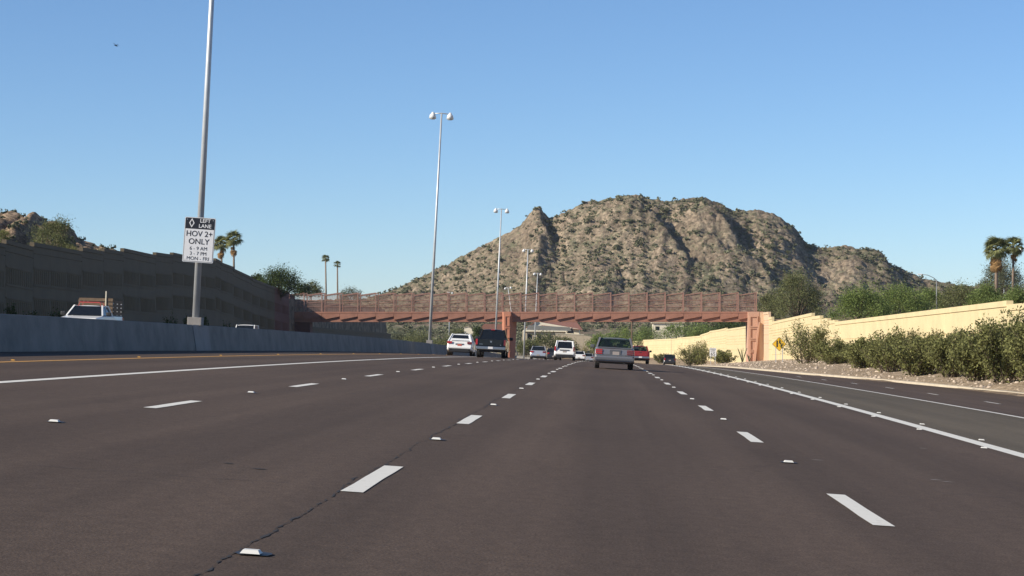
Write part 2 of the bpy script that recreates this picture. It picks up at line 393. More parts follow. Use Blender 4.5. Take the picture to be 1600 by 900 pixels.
# ------------------------------------------------------------------ road sheets
def strip(name, s0, s1, ds, ufun, n, material, dz=0.0, parent=None, kind=None):
    S = np.arange(s0, s1+0.01, ds); v = []; uv = []
    for s in S:
        a, b = ufun(s)
        for k in range(n+1):
            u = a+(b-a)*k/n; v.append(road(s, u, dz)); uv.append((u, s))
    q = [(i*(n+1)+j, i*(n+1)+j+1, (i+1)*(n+1)+j+1, (i+1)*(n+1)+j) for i in range(len(S)-1) for j in range(n)]
    me = mesh(name, v, q); l = me.uv_layers.new(name='lane')
    l.data.foreach_set('uv', np.array([uv[lp.vertex_index] for lp in me.loops], np.float32).ravel())
    o = link(name, me, material, parent)
    if kind: o['kind'] = kind
    return o
U1, U2, U3 = -1.706, -5.366, -8.613; V1, V2, V3 = 1.954, 5.449, 8.95
rd = strip('road', -60, 700, 2.5, lambda s: (-15.4, edge(s)), 9, M['asphalt'], 0, None, 'structure')
opp = strip('opposing_road', -60, 460, 5, lambda s: (-43.0, -15.45), 5, M['asphalt_grey'], 0.0, None, 'structure')
def v3(s): return float(np.interp(s, [0, 50, 110, 160, 220, 700], [9.5, 9.35, 8.3, 7.4, 6.6, 5.9]))
strip('merge_lane_surface', -20, 230, 2.5, lambda s: (V2+0.12, v3(s)-0.08), 2, M['asphalt_grey'], 0.003, rd)
def line(name, s0, s1, uf, wd, m, ds=4): return strip(name, s0, s1, ds, lambda s: (uf(s)-wd/2, uf(s)+wd/2), 1, m, 0.0055, rd)
line('edge_line', -20, 700, lambda s: U3, 0.20, M['white_paint'])
line('yellow_edge_line', -20, 700, lambda s: -11.72, 0.15, M['yellow_paint'])
line('edge_line', -20, 420, lambda s: V2, 0.26, M['white_paint'])
line('edge_line', -20, 300, v3, 0.15, M['white_paint'])
def dash(s, u, L=3.05, wd=0.155):
    n = 4; j = lambda: random.uniform(-0.006, 0.006)
    v = []
    for k in range(n+1):
        sk = s-L/2+L*k/n
        v += [road(sk, u-wd/2+j(), 0.0055), road(sk, u+wd/2+j(), 0.0055)]
    link('lane_dash', mesh('lane_dash', v, [(2*k, 2*k+1, 2*k+3, 2*k+2) for k in range(n)]), M['white_paint'], rd)
MK = MB(); a, b, h = 0.052, 0.05, 0.022
MK.add([(-a,-b,0),(a,-b,0),(a,b,0),(-a,b,0),(-a*.75,-b*.6,h),(a*.75,-b*.6,h),(a*.75,b*.6,h),(-a*.75,b*.6,h)], [(0,3,2,1),(4,5,6,7),(0,1,5,4),(1,2,6,5),(2,3,7,6),(3,0,4,7)])
mk_me = mesh('raised_marker', MK.v, MK.f); mk_me.materials.append(M['ceramic'])
mky = mk_me.copy(); mky.materials.clear(); mky.materials.append(M['yellow_paint'])
pd = MB(); npd = 9
pd.add([(0.12*math.cos(2*math.pi*k/npd)*random.uniform(.75, 1.1), 0.13*math.sin(2*math.pi*k/npd)*random.uniform(.75, 1.1)+0.03, 0) for k in range(npd)], [tuple(range(npd))])
pd_me = mesh('adhesive_patch', pd.v, pd.f); pd_me.materials.append(M['tar'])
def marker(s, u, patch=True, me=None):
    o = link('raised_marker', me or mk_me, None, rd); o.location = road(s, u, 0.011); o.rotation_euler = (0, math.atan(bank(s)), random.uniform(-.06, .06)); o.scale = (0.95, 0.85, 0.8) if patch else (0.8, 0.75, 0.7)
    if patch and s < 60:
        p = link('adhesive_patch', pd_me, None, o); p.location = (0, 0.02, -0.005)
for n in range(-1, 24):
    dash(16.66+12.19*n, U1); marker(10.75+12.19*n, U1)
    dash(27.6+12.19*(n-1), U2); marker(21.5+12.19*(n-1), U2)
    dash(16.84+12.19*n, V1); marker(10.8+12.19*n, V1)
for s in np.arange(18, 190, 6.1): marker(s, V2-0.24, False); marker(s+3, V2+0.24, False)
for s in np.arange(20, 170, 12.2): marker(s, -11.95, False, mky)
for s, u in ((66, 11.6), (76.5, 11.4), (86.5, 11.2), (95, 10.8), (104, 10.4), (113, 10.0), (56, 11.8), (46, 12)): dash(s, u, 2.4, 0.11)
for s, u in ((24.0, 2.35), (21.6, 3.25), (21.4, 3.34), (36.5, -4.1), (29.0, 4.2), (17.2, -2.9), (16.8, -2.6)):
    nn_ = 7; link('surface_scuff', mesh('surface_scuff', [road(s+0.05*math.sin(6.283*k/nn_)*random.uniform(.5, 1.3), u+0.07*math.cos(6.283*k/nn_)*random.uniform(.4, 1.2), 0.004) for k in range(nn_)], [tuple(range(nn_))]), M['scuff'] if u > -2 else M['crack'], rd)
# longitudinal crack beside the lane line
v = []; f = []; uo = 0; k = 0
s = 7.0
while s < 62:
    uo = 0.90*uo+random.uniform(-0.014, 0.014); wd = random.choice((0.0005, 0.002, 0.004, 0.007, 0.013))*random.uniform(.6, 1.2)*(1.0 if s < 40 else 0.6)
    v += [road(s, U1-0.10+uo-wd, 0.0035), road(s, U1-0.10+uo+wd, 0.0035)]
    if k: f.append((2*k-2, 2*k-1, 2*k+1, 2*k))
    s += random.uniform(0.03, 0.12); k += 1
link('crack', mesh('crack', v, f), M['crack'], rd)
for s0, u0, u1 in ((19.5, 3.0, 7.0), (22.4, -4.0, -2.0), (13.2, 2.6, 5.5), (15.6, -4.6, -2.2)):
    v = []; f = []; k = 0; u = u0; so_ = s0
    while u < u1:
        so_ += random.uniform(-0.03, 0.03); wd = random.uniform(0.003, 0.009)
        v += [road(so_-wd, u, 0.0035), road(so_+wd, u, 0.0035)]
        if k: f.append((2*k-2, 2*k-1, 2*k+1, 2*k))
        u += random.uniform(0.05, 0.14); k += 1
    link('crack', mesh('crack', v, f), M['crack'], rd)

# kerb and gravel verge
v = []; f = []; k = 0
for s in np.arange(-20, 420, 3.0):
    e = edge(s)
    for du, dz in ((-0.02, -0.03), (0.0, 0.10), (0.30, 0.12), (0.34, 0.0)): v.append(road(s, e+du, dz))
    if k:
        for j in range(3): f.append((4*k-4+j, 4*k-3+j, 4*k+1+j, 4*k+j))
    k += 1
tag(link('kerb', mesh('kerb', v, f), M['kerb']), kind='structure')
v = []; f = []; k = 0; nn = 14
for s in np.arange(-20, 520, 1.5):
    e = edge(s)+0.32
    for j in range(nn+1):
        u = e+(UW-e)*j/nn
        z = verge(s, u)+(0.10*(float(vnoise(np.array(s*0.45), np.array(u*0.7), 3))-0.5)+0.05*(random.random()-0.5) if 0 < j < nn else 0)
        v.append((u+xc(s), s, z))
    if k:
        for j in range(nn): f.append(((k-1)*(nn+1)+j, (k-1)*(nn+1)+j+1, k*(nn+1)+j+1, k*(nn+1)+j))
    k += 1
tag(link('gravel_verge', mesh('gravel_verge', v, f), M['gravel']), kind='structure')
# loose stones on the verge
V = []; Q = []; o = 0
base = np.array([(-1,-1,0),(1,-1,0),(1,1,0),(-1,1,0),(-.6,-.5,1),(.6,-.6,1),(.5,.6,1),(-.5,.5,1)], float); bq = np.array([(4,5,6,7),(0,1,5,4),(1,2,6,5),(2,3,7,6),(3,0,4,7)])
for k in range(7000):
    s = 60+260*random.random()**1.3; e = edge(s)+0.4; u = random.uniform(e, UW-0.3); r = 0.02+0.09*random.random()**3
    a = random.random()*6.28; ca, sa = math.cos(a), math.sin(a)
    p = base*(r, r*random.uniform(.6, 1), r*random.uniform(.5, 1)); p = np.c_[p[:,0]*ca-p[:,1]*sa, p[:,0]*sa+p[:,1]*ca, p[:,2]]
    V.append(p+(u+xc(s), s, verge(s, u)-0.01)); Q.append(bq+o); o += 8
tag(link('loose_stones', fast_mesh('loose_stones', np.vstack(V), np.vstack(Q)), M['stone']), 'loose tan stones scattered over the gravel verge', 'stones', kind='stuff')

# ------------------------------------------------------------------ mountain
sky_px = [(250,512),(400,500),(500,489),(560,474),(600,459),(640,438),(690,413),(740,386),(790,359),(815,349),(826,338),(835,329),(845,327),(858,336),(872,333),(890,321),(920,309),(960,305),(985,301),(1000,299.5),(1010,305),(1050,308),(1075,305),(1095,303),(1125,312),(1145,323),(1165,324),(1185,323),(1215,333),(1240,349),(1262,376),(1285,382),(1320,383),(1350,385),(1375,393),(1392,410),(1410,417),(1440,431),(1480,441),(1520,446),(1540,441),(1560,448),(1620,455),(1700,450),(1850,470),(2000,490)]
YR = 930.0
rx = np.array([at(x, y, YR).x for x, y in sky_px]); rz = np.array([at(x, y, YR).z for x, y in sky_px])
KX = YR/F
def mx(x): return (x-936)*KX
# spurs: polyline in (photo column, metres in front of the ridge), height, left width, right width
SPURS = [([(838, -2), (843, 12), (854, 26), (862, 36)], 8.5, 8, 2.2, 0.45),
         ([(985, 18), (1020, 26), (1045, 38), (1056, 50), (1062, 62)], 10.5, 16, 2.6),
         ([(965, 62), (945, 74), (932, 84), (928, 92)], 6.0, 9, 3.0),
         ([(1105, 18), (1132, 28), (1143, 38), (1147, 50)], 8.0, 12, 2.4),
         ([(1205, 0), (1235, 12), (1252, 26)], 3.2, 10, 3.0),
         ([(1325, 0), (1330, 12), (1332, 26)], 5.0, 9, 2.0, 0.3),
         ([(1372, -2), (1384, 6), (1390, 16), (1396, 26)], 5.5, 9, 2.0, 0.4),
         ([(1175, 50), (1200, 60), (1212, 70)], 4.5, 12, 3.0),
         ([(880, 55), (895, 62), (902, 72)], 4.0, 9, 2.6),
         ([(1265, 40), (1290, 48), (1300, 58)], 4.5, 11, 2.6),
         ([(960, 8), (975, 13), (982, 20)], 3.5, 9, 2.2, 0.15),
         ([(760, 6), (775, 40), (790, 80)], 2.0, 12, 7)]
def seg_dist(X, T, poly):
    best = np.full(X.shape, 1e9); sign = np.ones(X.shape); along = np.zeros(X.shape)
    n = len(poly)-1
    for i in range(n):
        ax, ay = mx(poly[i][0]), poly[i][1]; bx, by = mx(poly[i+1][0]), poly[i+1][1]
        dx, dy = bx-ax, by-ay; L2 = dx*dx+dy*dy
        t = np.clip(((X-ax)*dx+(T-ay)*dy)/L2, 0, 1); ex = X-(ax+t*dx); ey = T-(ay+t*dy)
        d = np.hypot(ex, ey); m = d < best
        best = np.where(m, d, best); sign = np.where(m, np.sign(ex), sign); along = np.where(m, (i+t)/n, along)
    return best, sign, along
def mountain_z(X, Y):
    wob = 6*(fbm(X*0.02, Y*0.02, 3, 5)-0.5)
    T = YR-Y+wob*0.6
    zr = np.interp(X+1.2*(fbm(X*0.2, Y*0.05, 3, 9)-0.5), rx, rz)
    slope = 0.60+0.10*(fbm(X*0.015, Y*0.0+3.3, 2, 21)-0.5)
    face = zr-slope*np.maximum(T, 0)-0.55*np.maximum(-T, 0)
    apron = -4.2+0.038*(Y-590)+0.00006*np.maximum(Y-700, 0)**2
    d = face-apron; k = 6.0
    z = apron+np.where(d > 30, d, k*np.log1p(np.exp(np.clip(d/k, -40, 40))))-k*0.25
    env = np.clip((zr-apron)/25, 0, 1)*np.clip(T/10+0.4, 0.15, 1)*np.clip((d+10)/14, 0, 1)
    g = ridged(X*0.024+0.5*fbm(X*0.03, Y*0.03, 3, 31), Y*0.016, 4, 41)         # gullies run down the slope
    z = z+env*np.clip(T/25, 0.1, 1)*(g-0.62)*8.0
    for poly, A, wl, wr, *tf in SPURS:
        dd, sg_, al = seg_dist(X+1.5*(fbm(X*0.15, Y*0.15, 3, 77)-0.5)*2, YR-Y, poly)
        wd = np.where(sg_ < 0, wl, wr)*(0.8+0.6*al)
        fade = np.clip(1.15-al, 0.1, 1)**0.6*np.clip((YR-Y+1.0)/22, tf[0] if tf else 0.12, 1)*0.78
        z = z+A*fade*np.exp(-(dd/wd)**2)*(0.75+0.5*fbm(X*0.12, Y*0.12, 3, 88))
    cm = np.clip((fbm(X*0.035+4, Y*0.04, 3, 301)-0.47)*7, 0, 1)*np.clip((z-10)/14, 0, 1)*np.clip(T/14, 0.22, 1)      # rock outcrops
    z = z+cm*(ridged(X*0.13+0.5*fbm(X*0.1, Y*0.1, 2, 5), Y*0.13, 5, 311, 0.62)-0.58)*4.6
    cr = ridged(X*0.11, Y*0.09, 5, 51, 0.6)
    z = z+np.clip((z-8)/20, 0, 1)*np.clip(T/10, 0.35, 1)*(cr-0.6)*3.4+(ridged(X*0.42, Y*0.35, 4, 61, 0.65)-0.6)*2.0*np.clip((z+2)/10, 0.1, 1)
    return z
gx = np.arange(-190, 300, 0.72); gy = np.concatenate([np.arange(585, 760, 3.0), np.arange(760, 955, 0.85), np.arange(955, 1040, 5.0)])
GX, GY = np.meshgrid(gx, gy)
GZ = mountain_z(GX, GY)
GZ = GZ-np.where(GY < 592, 3, 0)
nx_ = len(gx); ii, jj = np.meshgrid(np.arange(len(gy)-1), np.arange(nx_-1), indexing='ij'); b0 = (ii*nx_+jj).ravel()
q = np.c_[b0, b0+1, b0+nx_+1, b0+nx_]
tag(link('mountain', fast_mesh('mountain', np.c_[GX.ravel(), GY.ravel(), GZ.ravel()], q), M['rock']), kind='structure')

# ------------------------------------------------------------------ leaf builders
def leaf_quads(pts, size, asp=0.5, droop=0.0, rg=rng):
    """one randomly turned leaf-shaped face at each point"""
    n = len(pts); size = np.broadcast_to(size, n)
    d = rg.normal(size=(n, 3)); d[:, 2] -= droop; d /= np.linalg.norm(d, axis=1)[:, None]
    e = np.cross(d, rg.normal(size=(n, 3))); e /= np.linalg.norm(e, axis=1)[:, None]
    a = d*size[:, None]*0.5; b = e*size[:, None]*0.5*asp
    V = np.stack([pts-a, pts+b*0.9-a*0.1, pts+a, pts-b*0.9+a*0.1], 1).reshape(-1, 3)
    return V, np.arange(4*n).reshape(-1, 4)
def blob_leaves(n, rx_, ry_, rz_, lobes, size, seed, hollow=0.55):
    rg = np.random.default_rng(seed); P = []
    C = rg.normal(size=(lobes, 3)); C /= np.linalg.norm(C, axis=1)[:, None]; C *= rg.uniform(0.35, 0.75, (lobes, 1)); C[:, 2] = C[:, 2]*0.8+0.05
    rr = rg.uniform(0.28, 0.50, lobes)
    for k in range(lobes):
        m = n//lobes; d = rg.normal(size=(m, 3)); d /= np.linalg.norm(d, axis=1)[:, None]
        r = rr[k]*(hollow+(1-hollow)*rg.random((m, 1)))*rg.uniform(0.75, 1.12, (m, 1)); P.append(C[k]+d*r)
    P = np.vstack(P)*(rx_, ry_, rz_)
    return leaf_quads(P, size*rg.uniform(0.6, 1.3, len(P)), 0.6, 0.2, rg)
# scrub on the mountain: many small bushes nobody could count, plus the larger ones as things
protoV = [blob_leaves(32, 1.0, 1.0, 0.75, 5, 0.72, 100+k) for k in range(7)]
V = []; Q = []; o = 0
N = 19000; px_ = rng.uniform(-130, 200, N); py_ = 640+290*rng.random(N)**0.62
pz_ = mountain_z(px_, py_); dz1 = mountain_z(px_+2, py_)-pz_; dens = fbm(px_*0.03, py_*0.03, 3, 200)
for k in range(N):
    if dens[k] < 0.29+0.18*rng.random() or abs(dz1[k]) > 3.0: continue
    pv, pq = protoV[k % 7]; r = 0.45+1.15*rng.random()**2.2; a = rng.random()*6.28
    c_, s_ = math.cos(a), math.sin(a)
    p = np.c_[(pv[:, 0]*c_-pv[:, 1]*s_)*r, (pv[:, 0]*s_+pv[:, 1]*c_)*r, pv[:, 2]*r*rng.uniform(0.7, 1.0)]
    V.append(p+(px_[k], py_[k], pz_[k]+0.35*r)); Q.append(pq+o); o += len(pv)
tag(link('hillside_scrub', fast_mesh('hillside_scrub', np.vstack(V), np.vstack(Q)), M['leaf_scrub']), 'small olive desert scrub covering the rocky mountain slopes', 'scrub', kind='stuff')
big = []
for k in range(4):
    pv, pq = blob_leaves(190, 1.0, 1.0, 0.85, 8, 0.42, 300+k); me = fast_mesh('mountain_shrub', pv, pq); me.materials.append(M['leaf_scrub']); big.append(me)
n_ = 0
while n_ < 150:
    X = rng.uniform(-95, 150); Y = 770+155*rng.random(); z = float(mountain_z(np.array([X]), np.array([Y]))[0])
    ob = link('mountain_shrub', big[n_ % 4]); r = rng.uniform(1.3, 2.3); ob.location = (X, Y, z+0.45*r); ob.scale = (r*1.15, r, r*0.8); ob.rotation_euler = (0, 0, rng.random()*6.28)
    tag(ob, 'larger dark green shrub dotted on the rocky mountainside', 'shrub', 'larger shrubs on the mountainside'); n_ += 1

# ------------------------------------------------------------------ rocky hill behind the left wall
YH = 262.0
hp = [(-420,270),(-300,285),(-180,300),(-60,318),(-20,330),(5,331),(18,326),(30,329),(40,337),(46,331),(54,325),(61,331),(70,342),(92,352),(108,353),(116,363),(124,376),(140,381),(165,388),(190,397),(230,405)]
hx = np.array([at(x, y, YH).x for x, y in hp]); hz = np.array([at(x, y, YH).z for x, y in hp])
def hill_z(X, Y):
    T = YH-Y; zr = np.interp(X, hx, hz)
    z = zr-0.30*np.maximum(T, 0)-0.4*np.maximum(-T, 0)
    z = z+(ridged(X*0.22, Y*0.2, 5, 71, 0.6)-0.62)*3.0*np.clip((T+4)/9, 0.25, 1)+(ridged(X*0.8, Y*0.7, 3, 73, 0.6)-0.6)*0.8*np.clip((T+4)/8, 0.2, 1)
    return z
gx = np.arange(-125, -48, 0.35); gy = np.arange(222, 290, 0.6); GX, GY = np.meshgrid(gx, gy); GZ = hill_z(GX, GY)
nx_ = len(gx); ii, jj = np.meshgrid(np.arange(len(gy)-1), np.arange(nx_-1), indexing='ij'); b0 = (ii*nx_+jj).ravel()
tag(link('rocky_hill', fast_mesh('rocky_hill', np.c_[GX.ravel(), GY.ravel(), GZ.ravel()], np.c_[b0, b0+1, b0+nx_+1, b0+nx_]), M['rock_near']), kind='structure')
V = []; Q = []; o = 0
for k in range(900):
    X = rng.uniform(-110, -50); Y = rng.uniform(228, 268)
    pv, pq = protoV[k % 7]; r = 0.25+0.5*rng.random()**2; z = float(hill_z(np.array([X]), np.array([Y]))[0])
    V.append(pv*r+(X, Y, z+0.3*r)); Q.append(pq+o); o += len(pv)
tag(link('hill_scrub', fast_mesh('hill_scrub', np.vstack(V), np.vstack(Q)), M['leaf_grey']), 'grey green brush covering the rocky hill above the left wall', 'scrub', kind='stuff')
# ------------------------------------------------------------------ median barrier
bar = empty('median_barrier', road(80, UB), 0, 'long grey concrete median barrier in its own shade along the left shoulder', 'barrier')
prof = [(-0.30, -0.08), (0.30, -0.08), (0.29, 0.04), (0.17, 0.91), (0.15, 0.925), (-0.15, 0.925), (-0.17, 0.91), (-0.29, 0.04)]
POLE_S = [80.0, 186.0, 288.0, 396.0, 500.0, 560.0]
def seg(s0, s1, m, name='barrier_segment', grow=1.0):
    mb = MB(); n = len(prof); st = np.linspace(s0, s1, 3)
    for s in st: mb.v += [tuple(road(s, UB+d*grow, h)-bar.location) for d, h in prof]
    mb.f = [tuple(range(n-1, -1, -1)), tuple(range(2*n, 3*n))]+[(i*n+j, i*n+(j+1) % n, (i+1)*n+(j+1) % n, (i+1)*n+j) for i in range(2) for j in range(n)]
    mb.build(name, m, bar)
s = -30.0
while s < 640:
    L = 9.15; nxt = s+L
    hit = [p for p in POLE_S if s-1.6 < p < nxt+1.6]
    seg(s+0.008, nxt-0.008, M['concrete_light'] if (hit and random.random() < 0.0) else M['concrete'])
    s = nxt
for p in POLE_S[:4]: seg(p-1.5, p+1.5, M['concrete_light'], 'pole_pedestal', 1.12)

# ------------------------------------------------------------------ sound / retaining walls
def wall_panels(wall, prof_list, u, side, material, base_fn, pw, grooves, cap=True, matfn=None, relief=None):
    """side = +1: the face looks to -X (right wall); -1: the face looks to +X"""
    for p in prof_list:
        (s0, z0), (s1, z1) = p[0], p[-1]
        n = max(1, round((s1-s0)/pw))
        for i in range(n):
            a = s0+(s1-s0)*i/n; b = s0+(s1-s0)*(i+1)/n
            za = z0+(z1-z0)*i/n; zb = z0+(z1-z0)*(i+1)/n
            poly = [(0.0, 0)]
            ca = 0.32
            poly = [(-0.07, 0.0), (-0.07, -ca), (0.0, -ca-0.02)] if cap else [(0, 0)]
            gset = grooves(a) if callable(grooves) else grooves
            for g in gset: poly += [(0.0, -g+0.035), (0.045, -g+0.02), (0.045, -g-0.02), (0.0, -g-0.035)]
            mb = MB(); rows = len(poly)
            hb = [base_fn(a)-0.4, base_fn(b)-0.4]
            poly_a = [(d, za+h) for d, h in poly if za+h > hb[0]+0.1]; poly_b = [(d, zb+h) for d, h in poly if zb+h > hb[1]+0.1]
            k = min(len(poly_a), len(poly_b)); poly_a = poly_a[:k]+[(0, hb[0]), (0.3, hb[0]), (0.3, za)]; poly_b = poly_b[:k]+[(0, hb[1]), (0.3, hb[1]), (0.3, zb)]
            k += 3; org = wall.location
            mb.v = [(u+xc(a)+side*d-org.x, a+0.006-org.y, z-org.z) for d, z in poly_a]+[(u+xc(b)+side*d-org.x, b-0.006-org.y, z-org.z) for d, z in poly_b]
            mb.f = [tuple(range(k-1, -1, -1)), tuple(range(k, 2*k))]+[(j, (j+1) % k, k+(j+1) % k, k+j) for j in range(k)]
            mm = matfn(a) if matfn else material
            pan = mb.build('panel', mm, wall)
            if relief: relief(pan, a, b, za, zb, u, side, mm, org)
rb = lambda s: verge(s, UW)
rw1 = empty('retaining_wall', road(200, UW), 0, 'sunlit tan block wall with stepped top behind the roadside shrubs', 'wall')
wall_panels(rw1, RWp[:len(RW_near)], UW, 1, M['tan'], rb, 6.1, lambda s: [1.7, 3.4] if s < 214 else [1.2, 1.55, 1.9, 2.25, 3.2, 4.4], True, lambda s: M['salmon_light'] if s > 299.5 else M['tan'])
rw2 = empty('retaining_wall', road(420, UW), 0, 'sunlit tan wall curving away beyond the right end of the footbridge', 'wall')
wall_panels(rw2, RWp[len(RW_near):], UW, 1, M['tan'], rb, 6.1, [1.5, 2.0, 2.5, 2.9, 3.9])
def left_relief(pan, a, b, za, zb, u, side, mm, org):
    mb = MB(); mb2 = MB(); n = max(3, int((b-a)/0.62))
    P_ = lambda t, h, d: (u+xc(a)+side*-d-org.x, a+(b-a)*t-org.y, za+(zb-za)*t-h-org.z)
    def ridge(t0, h0, t1, h1, wd):
        c = [P_(t0, h0, 0), P_(t0+wd, h0, 0.09), P_(t0+2*wd, h0, 0), P_(t1, h1, 0), P_(t1+wd, h1, 0.09), P_(t1+2*wd, h1, 0)]
        mb.add(c, [(0, 1, 4, 3), (1, 2, 5, 4), (0, 2, 1), (3, 4, 5)])
    m = 0.03
    for k in range(n):
        t = m+(1-2*m)*k/n; wd = 0.22*(1-2*m)/n
        ridge(t, 2.15, t, 3.25, wd)
        ridge(t, 4.5, t+0.45*(1-2*m)/n, 5.75, wd)
    for h0, h1 in ((1.95, 2.08), (3.32, 3.45), (4.3, 4.42), (5.85, 5.97)):
        c = [P_(t, h, d) for t in (0.01, 0.99) for h, d in ((h0, 0), (h0, 0.07), (h1, 0.07), (h1, 0))]
        mb2.add(c, [(0, 1, 5, 4), (1, 2, 6, 5), (2, 3, 7, 6)])
    mb.build('fluted_band', mm, pan); mb2.build('string_course', mm, pan)
lw1 = empty('retaining_wall', road(200, UL), 0, 'tall dark shaded wall with stepped top and fluted bands along the far left', 'wall')
lb = lambda s: road(s, UL).z
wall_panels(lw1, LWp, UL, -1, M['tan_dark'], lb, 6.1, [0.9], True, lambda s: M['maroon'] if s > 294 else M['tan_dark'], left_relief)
# stretch of the same wall beyond the bridge
sE = s_for_x(610, UL)
lw2 = empty('retaining_wall', road(390, UL), 0, 'low dark shaded wall seen under the left end of the footbridge', 'wall')
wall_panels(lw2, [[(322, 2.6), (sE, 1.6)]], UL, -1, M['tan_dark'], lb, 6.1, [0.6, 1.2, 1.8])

# ------------------------------------------------------------------ footbridge
YB = 315.0
PX = lambda x: at(x, 500, YB).x
PZ = lambda y: at(800, y, YB).z
br = empty('footbridge', (PX(796), YB, road(YB, -14).z), 0, 'rust red pedestrian bridge with slanted screen panels spanning the whole freeway', 'bridge')
O = br.location
zt, zb_ = PZ(487.0), PZ(503.0); xl, xr = PX(450), PX(1192)
def rel(mb):
    mb.v = [(x-O.x, y-O.y, z-O.z) for x, y, z in mb.v]; return mb
DEP = 3.4
mb = MB()                                                    # girder: web with top flange, near and far
for y0 in (0.0, DEP-0.4): mb.box(((xl+xr)/2, YB+y0+0.2, (zt-0.25+zb_)/2), (xr-xl, 0.36, zt-0.25-zb_))
rel(mb).build('girder', M['rust'], br)
rel(MB().box(((xl+xr)/2, YB+DEP/2, zt-0.12), (xr-xl, DEP+0.5, 0.24))).build('deck', M['rust'], br)
pitch = (PX(1182)-PX(503))/24.0; x0 = PX(503)-2*pitch
xs = [x0+pitch*k for k in range(27)]
fz = PZ(461.5); fh = PZ(457.5)
for k in range(26):
    a, b = xs[k], xs[k+1]
    if a > PX(1189): continue
    b = min(b, xr)
    t = (b-a)/pitch
    # sawtooth fascia plate: deep on the left, shallow on the right
    lo = PZ(499.8); hi = PZ(494.3); ft = PZ(489.8)
    mb = MB(); poly = [(a+0.02, ft), (b-0.02, ft), (b-0.02, lo+(hi-lo)*t), (a+0.02, lo)]
    mb.prism(poly, YB-0.22, YB+0.02, lambda p, q_, tt: (p, tt, q_)); rel(mb).build('fascia_plate', M['rust'], br)
    for yy, nm in ((YB+0.05, 'near'), (YB+DEP-0.05, 'far')):
        mb = MB(); mb.bar((a+0.07, yy, fz), (b, yy, fz+(fh-fz)*t), 0.10, 0.12)
        rel(mb).build('top_rail', M['rust_rail'], br)
        mb = MB()
        for h0, h1 in ((0.30, 0.30), (0.70, 0.70), (0.52, 0.62) if k % 2 else (0.34, 0.50)):
            mb.bar((a+0.07, yy, zt+(fz-zt)*h0), (b, yy, zt+(fz-zt)*(h0+(h1-h0)*t)), 0.05)
        rel(mb).build('mid_rail', M['rust_rail'], br)
        mb = MB(); y2 = yy+0.06
        mb.add([(a+0.07, y2, zt), (b, y2, zt), (b, y2, fz+(fh-fz)*t), (a+0.07, y2, fz)], [(0, 1, 2, 3)])
        rel(mb).build('screen_panel', M['screen'], br)
for xk in xs:
    if xk > xr: continue
    for yy in (YB, YB+DEP):
        mb = MB(); mb.box((xk, yy+0.0, (zt+fh+0.05)/2), (0.15, 0.15, fh+0.05-zt)); rel(mb).build('post', M['rust_rail'], br)
# centre pier: tapered, recessed panels on the near face
def pier(xa, xb, m, zbase, flare):
    za, zb2 = zbase-0.5, zt-0.05; yn, yf = YB-0.9, YB+DEP+0.7
    mb = MB(); ta, tb = 0.0, 1.0
    w0, w1 = (xb-xa)*0.5*flare, (xb-xa)*0.5; xm = (xa+xb)/2
    mb.add([(xm-w0, yn, za), (xm+w0, yn, za), (xm+w0, yf, za), (xm-w0, yf, za), (xm-w1, yn, zb2), (xm+w1, yn, zb2), (xm+w1, yf, zb2), (xm-w1, yf, zb2)],
           [(0,3,2,1),(4,5,6,7),(0,1,5,4),(1,2,6,5),(2,3,7,6),(3,0,4,7)])
    rel(mb).build('pier', m, br, bevel=0.06)
    H = zb2-za; n = 4
    for k in range(n):                                      # raised frames leave recessed panels between them
        z0 = za+0.5+(H-0.9)*k/n; z1 = za+0.5+(H-0.9)*(k+1)/n-0.25
        wk = (w0+(w1-w0)*((z0+z1)/2-za)/H)*0.72; mb = MB(); t = 0.14
        for cx, cz, sx, sz in ((xm, z0, 2*wk, t), (xm, z1, 2*wk, t), (xm-wk+t/2, (z0+z1)/2, t, z1-z0-t), (xm+wk-t/2, (z0+z1)/2, t, z1-z0-t)):
            mb.box((cx, yn-0.03, cz), (sx, 0.22, sz))
        rel(mb).build('pier_frame', m, br)
gz = lambda u: road(YB, u).z
mb = MB(); za, zb2 = gz(-14)-0.5, zt-0.05          # centre pier: faceted, wider at the top than at the foot
top_ = [(787, -0.9), (798.5, -0.9), (807, 2.6), (807, DEP+0.2), (798.5, DEP+0.8), (787, DEP+0.8), (783, DEP-0.3), (783, 0.3)]
bot_ = [(789.5, -0.9), (797.5, -0.9), (802.5, 2.4), (802.5, DEP), (797.5, DEP+0.7), (789.5, DEP+0.7), (788, DEP-0.5), (788, 0.2)]
mb.add([(PX(a), YB+b, za) for a, b in bot_]+[(PX(a), YB+b, zb2) for a, b in top_], [tuple(range(7, -1, -1)), tuple(range(8, 16))]+[(i, (i+1) % 8, 8+(i+1) % 8, 8+i) for i in range(8)])
rel(mb).build('pier', M['rust_pier'], br, bevel=0.03)
for k in range(4):
    z0 = za+0.6+(zb2-za-0.9)*k/4; z1 = za+0.6+(zb2-za-0.9)*(k+1)/4-0.3; xm = PX(793); wk = 0.34; mb = MB(); t_ = 0.10
    for cx, cz, sx, sz in ((xm, z0, 2*wk, t_), (xm, z1, 2*wk, t_), (xm-wk+t_/2, (z0+z1)/2, t_, z1-z0-t_), (xm+wk-t_/2, (z0+z1)/2, t_, z1-z0-t_)): mb.box((cx, YB-0.92, cz), (sx, 0.16, sz))
    rel(mb).build('pier_frame', M['rust_pier'], br)
pier(PX(1168), PX(1186), M['salmon'], verge(YB, UW-1), 1.0)
mb = MB(); zg0 = verge(YB, UW-1)-0.3                      # return wall joining the right pier to the retaining wall
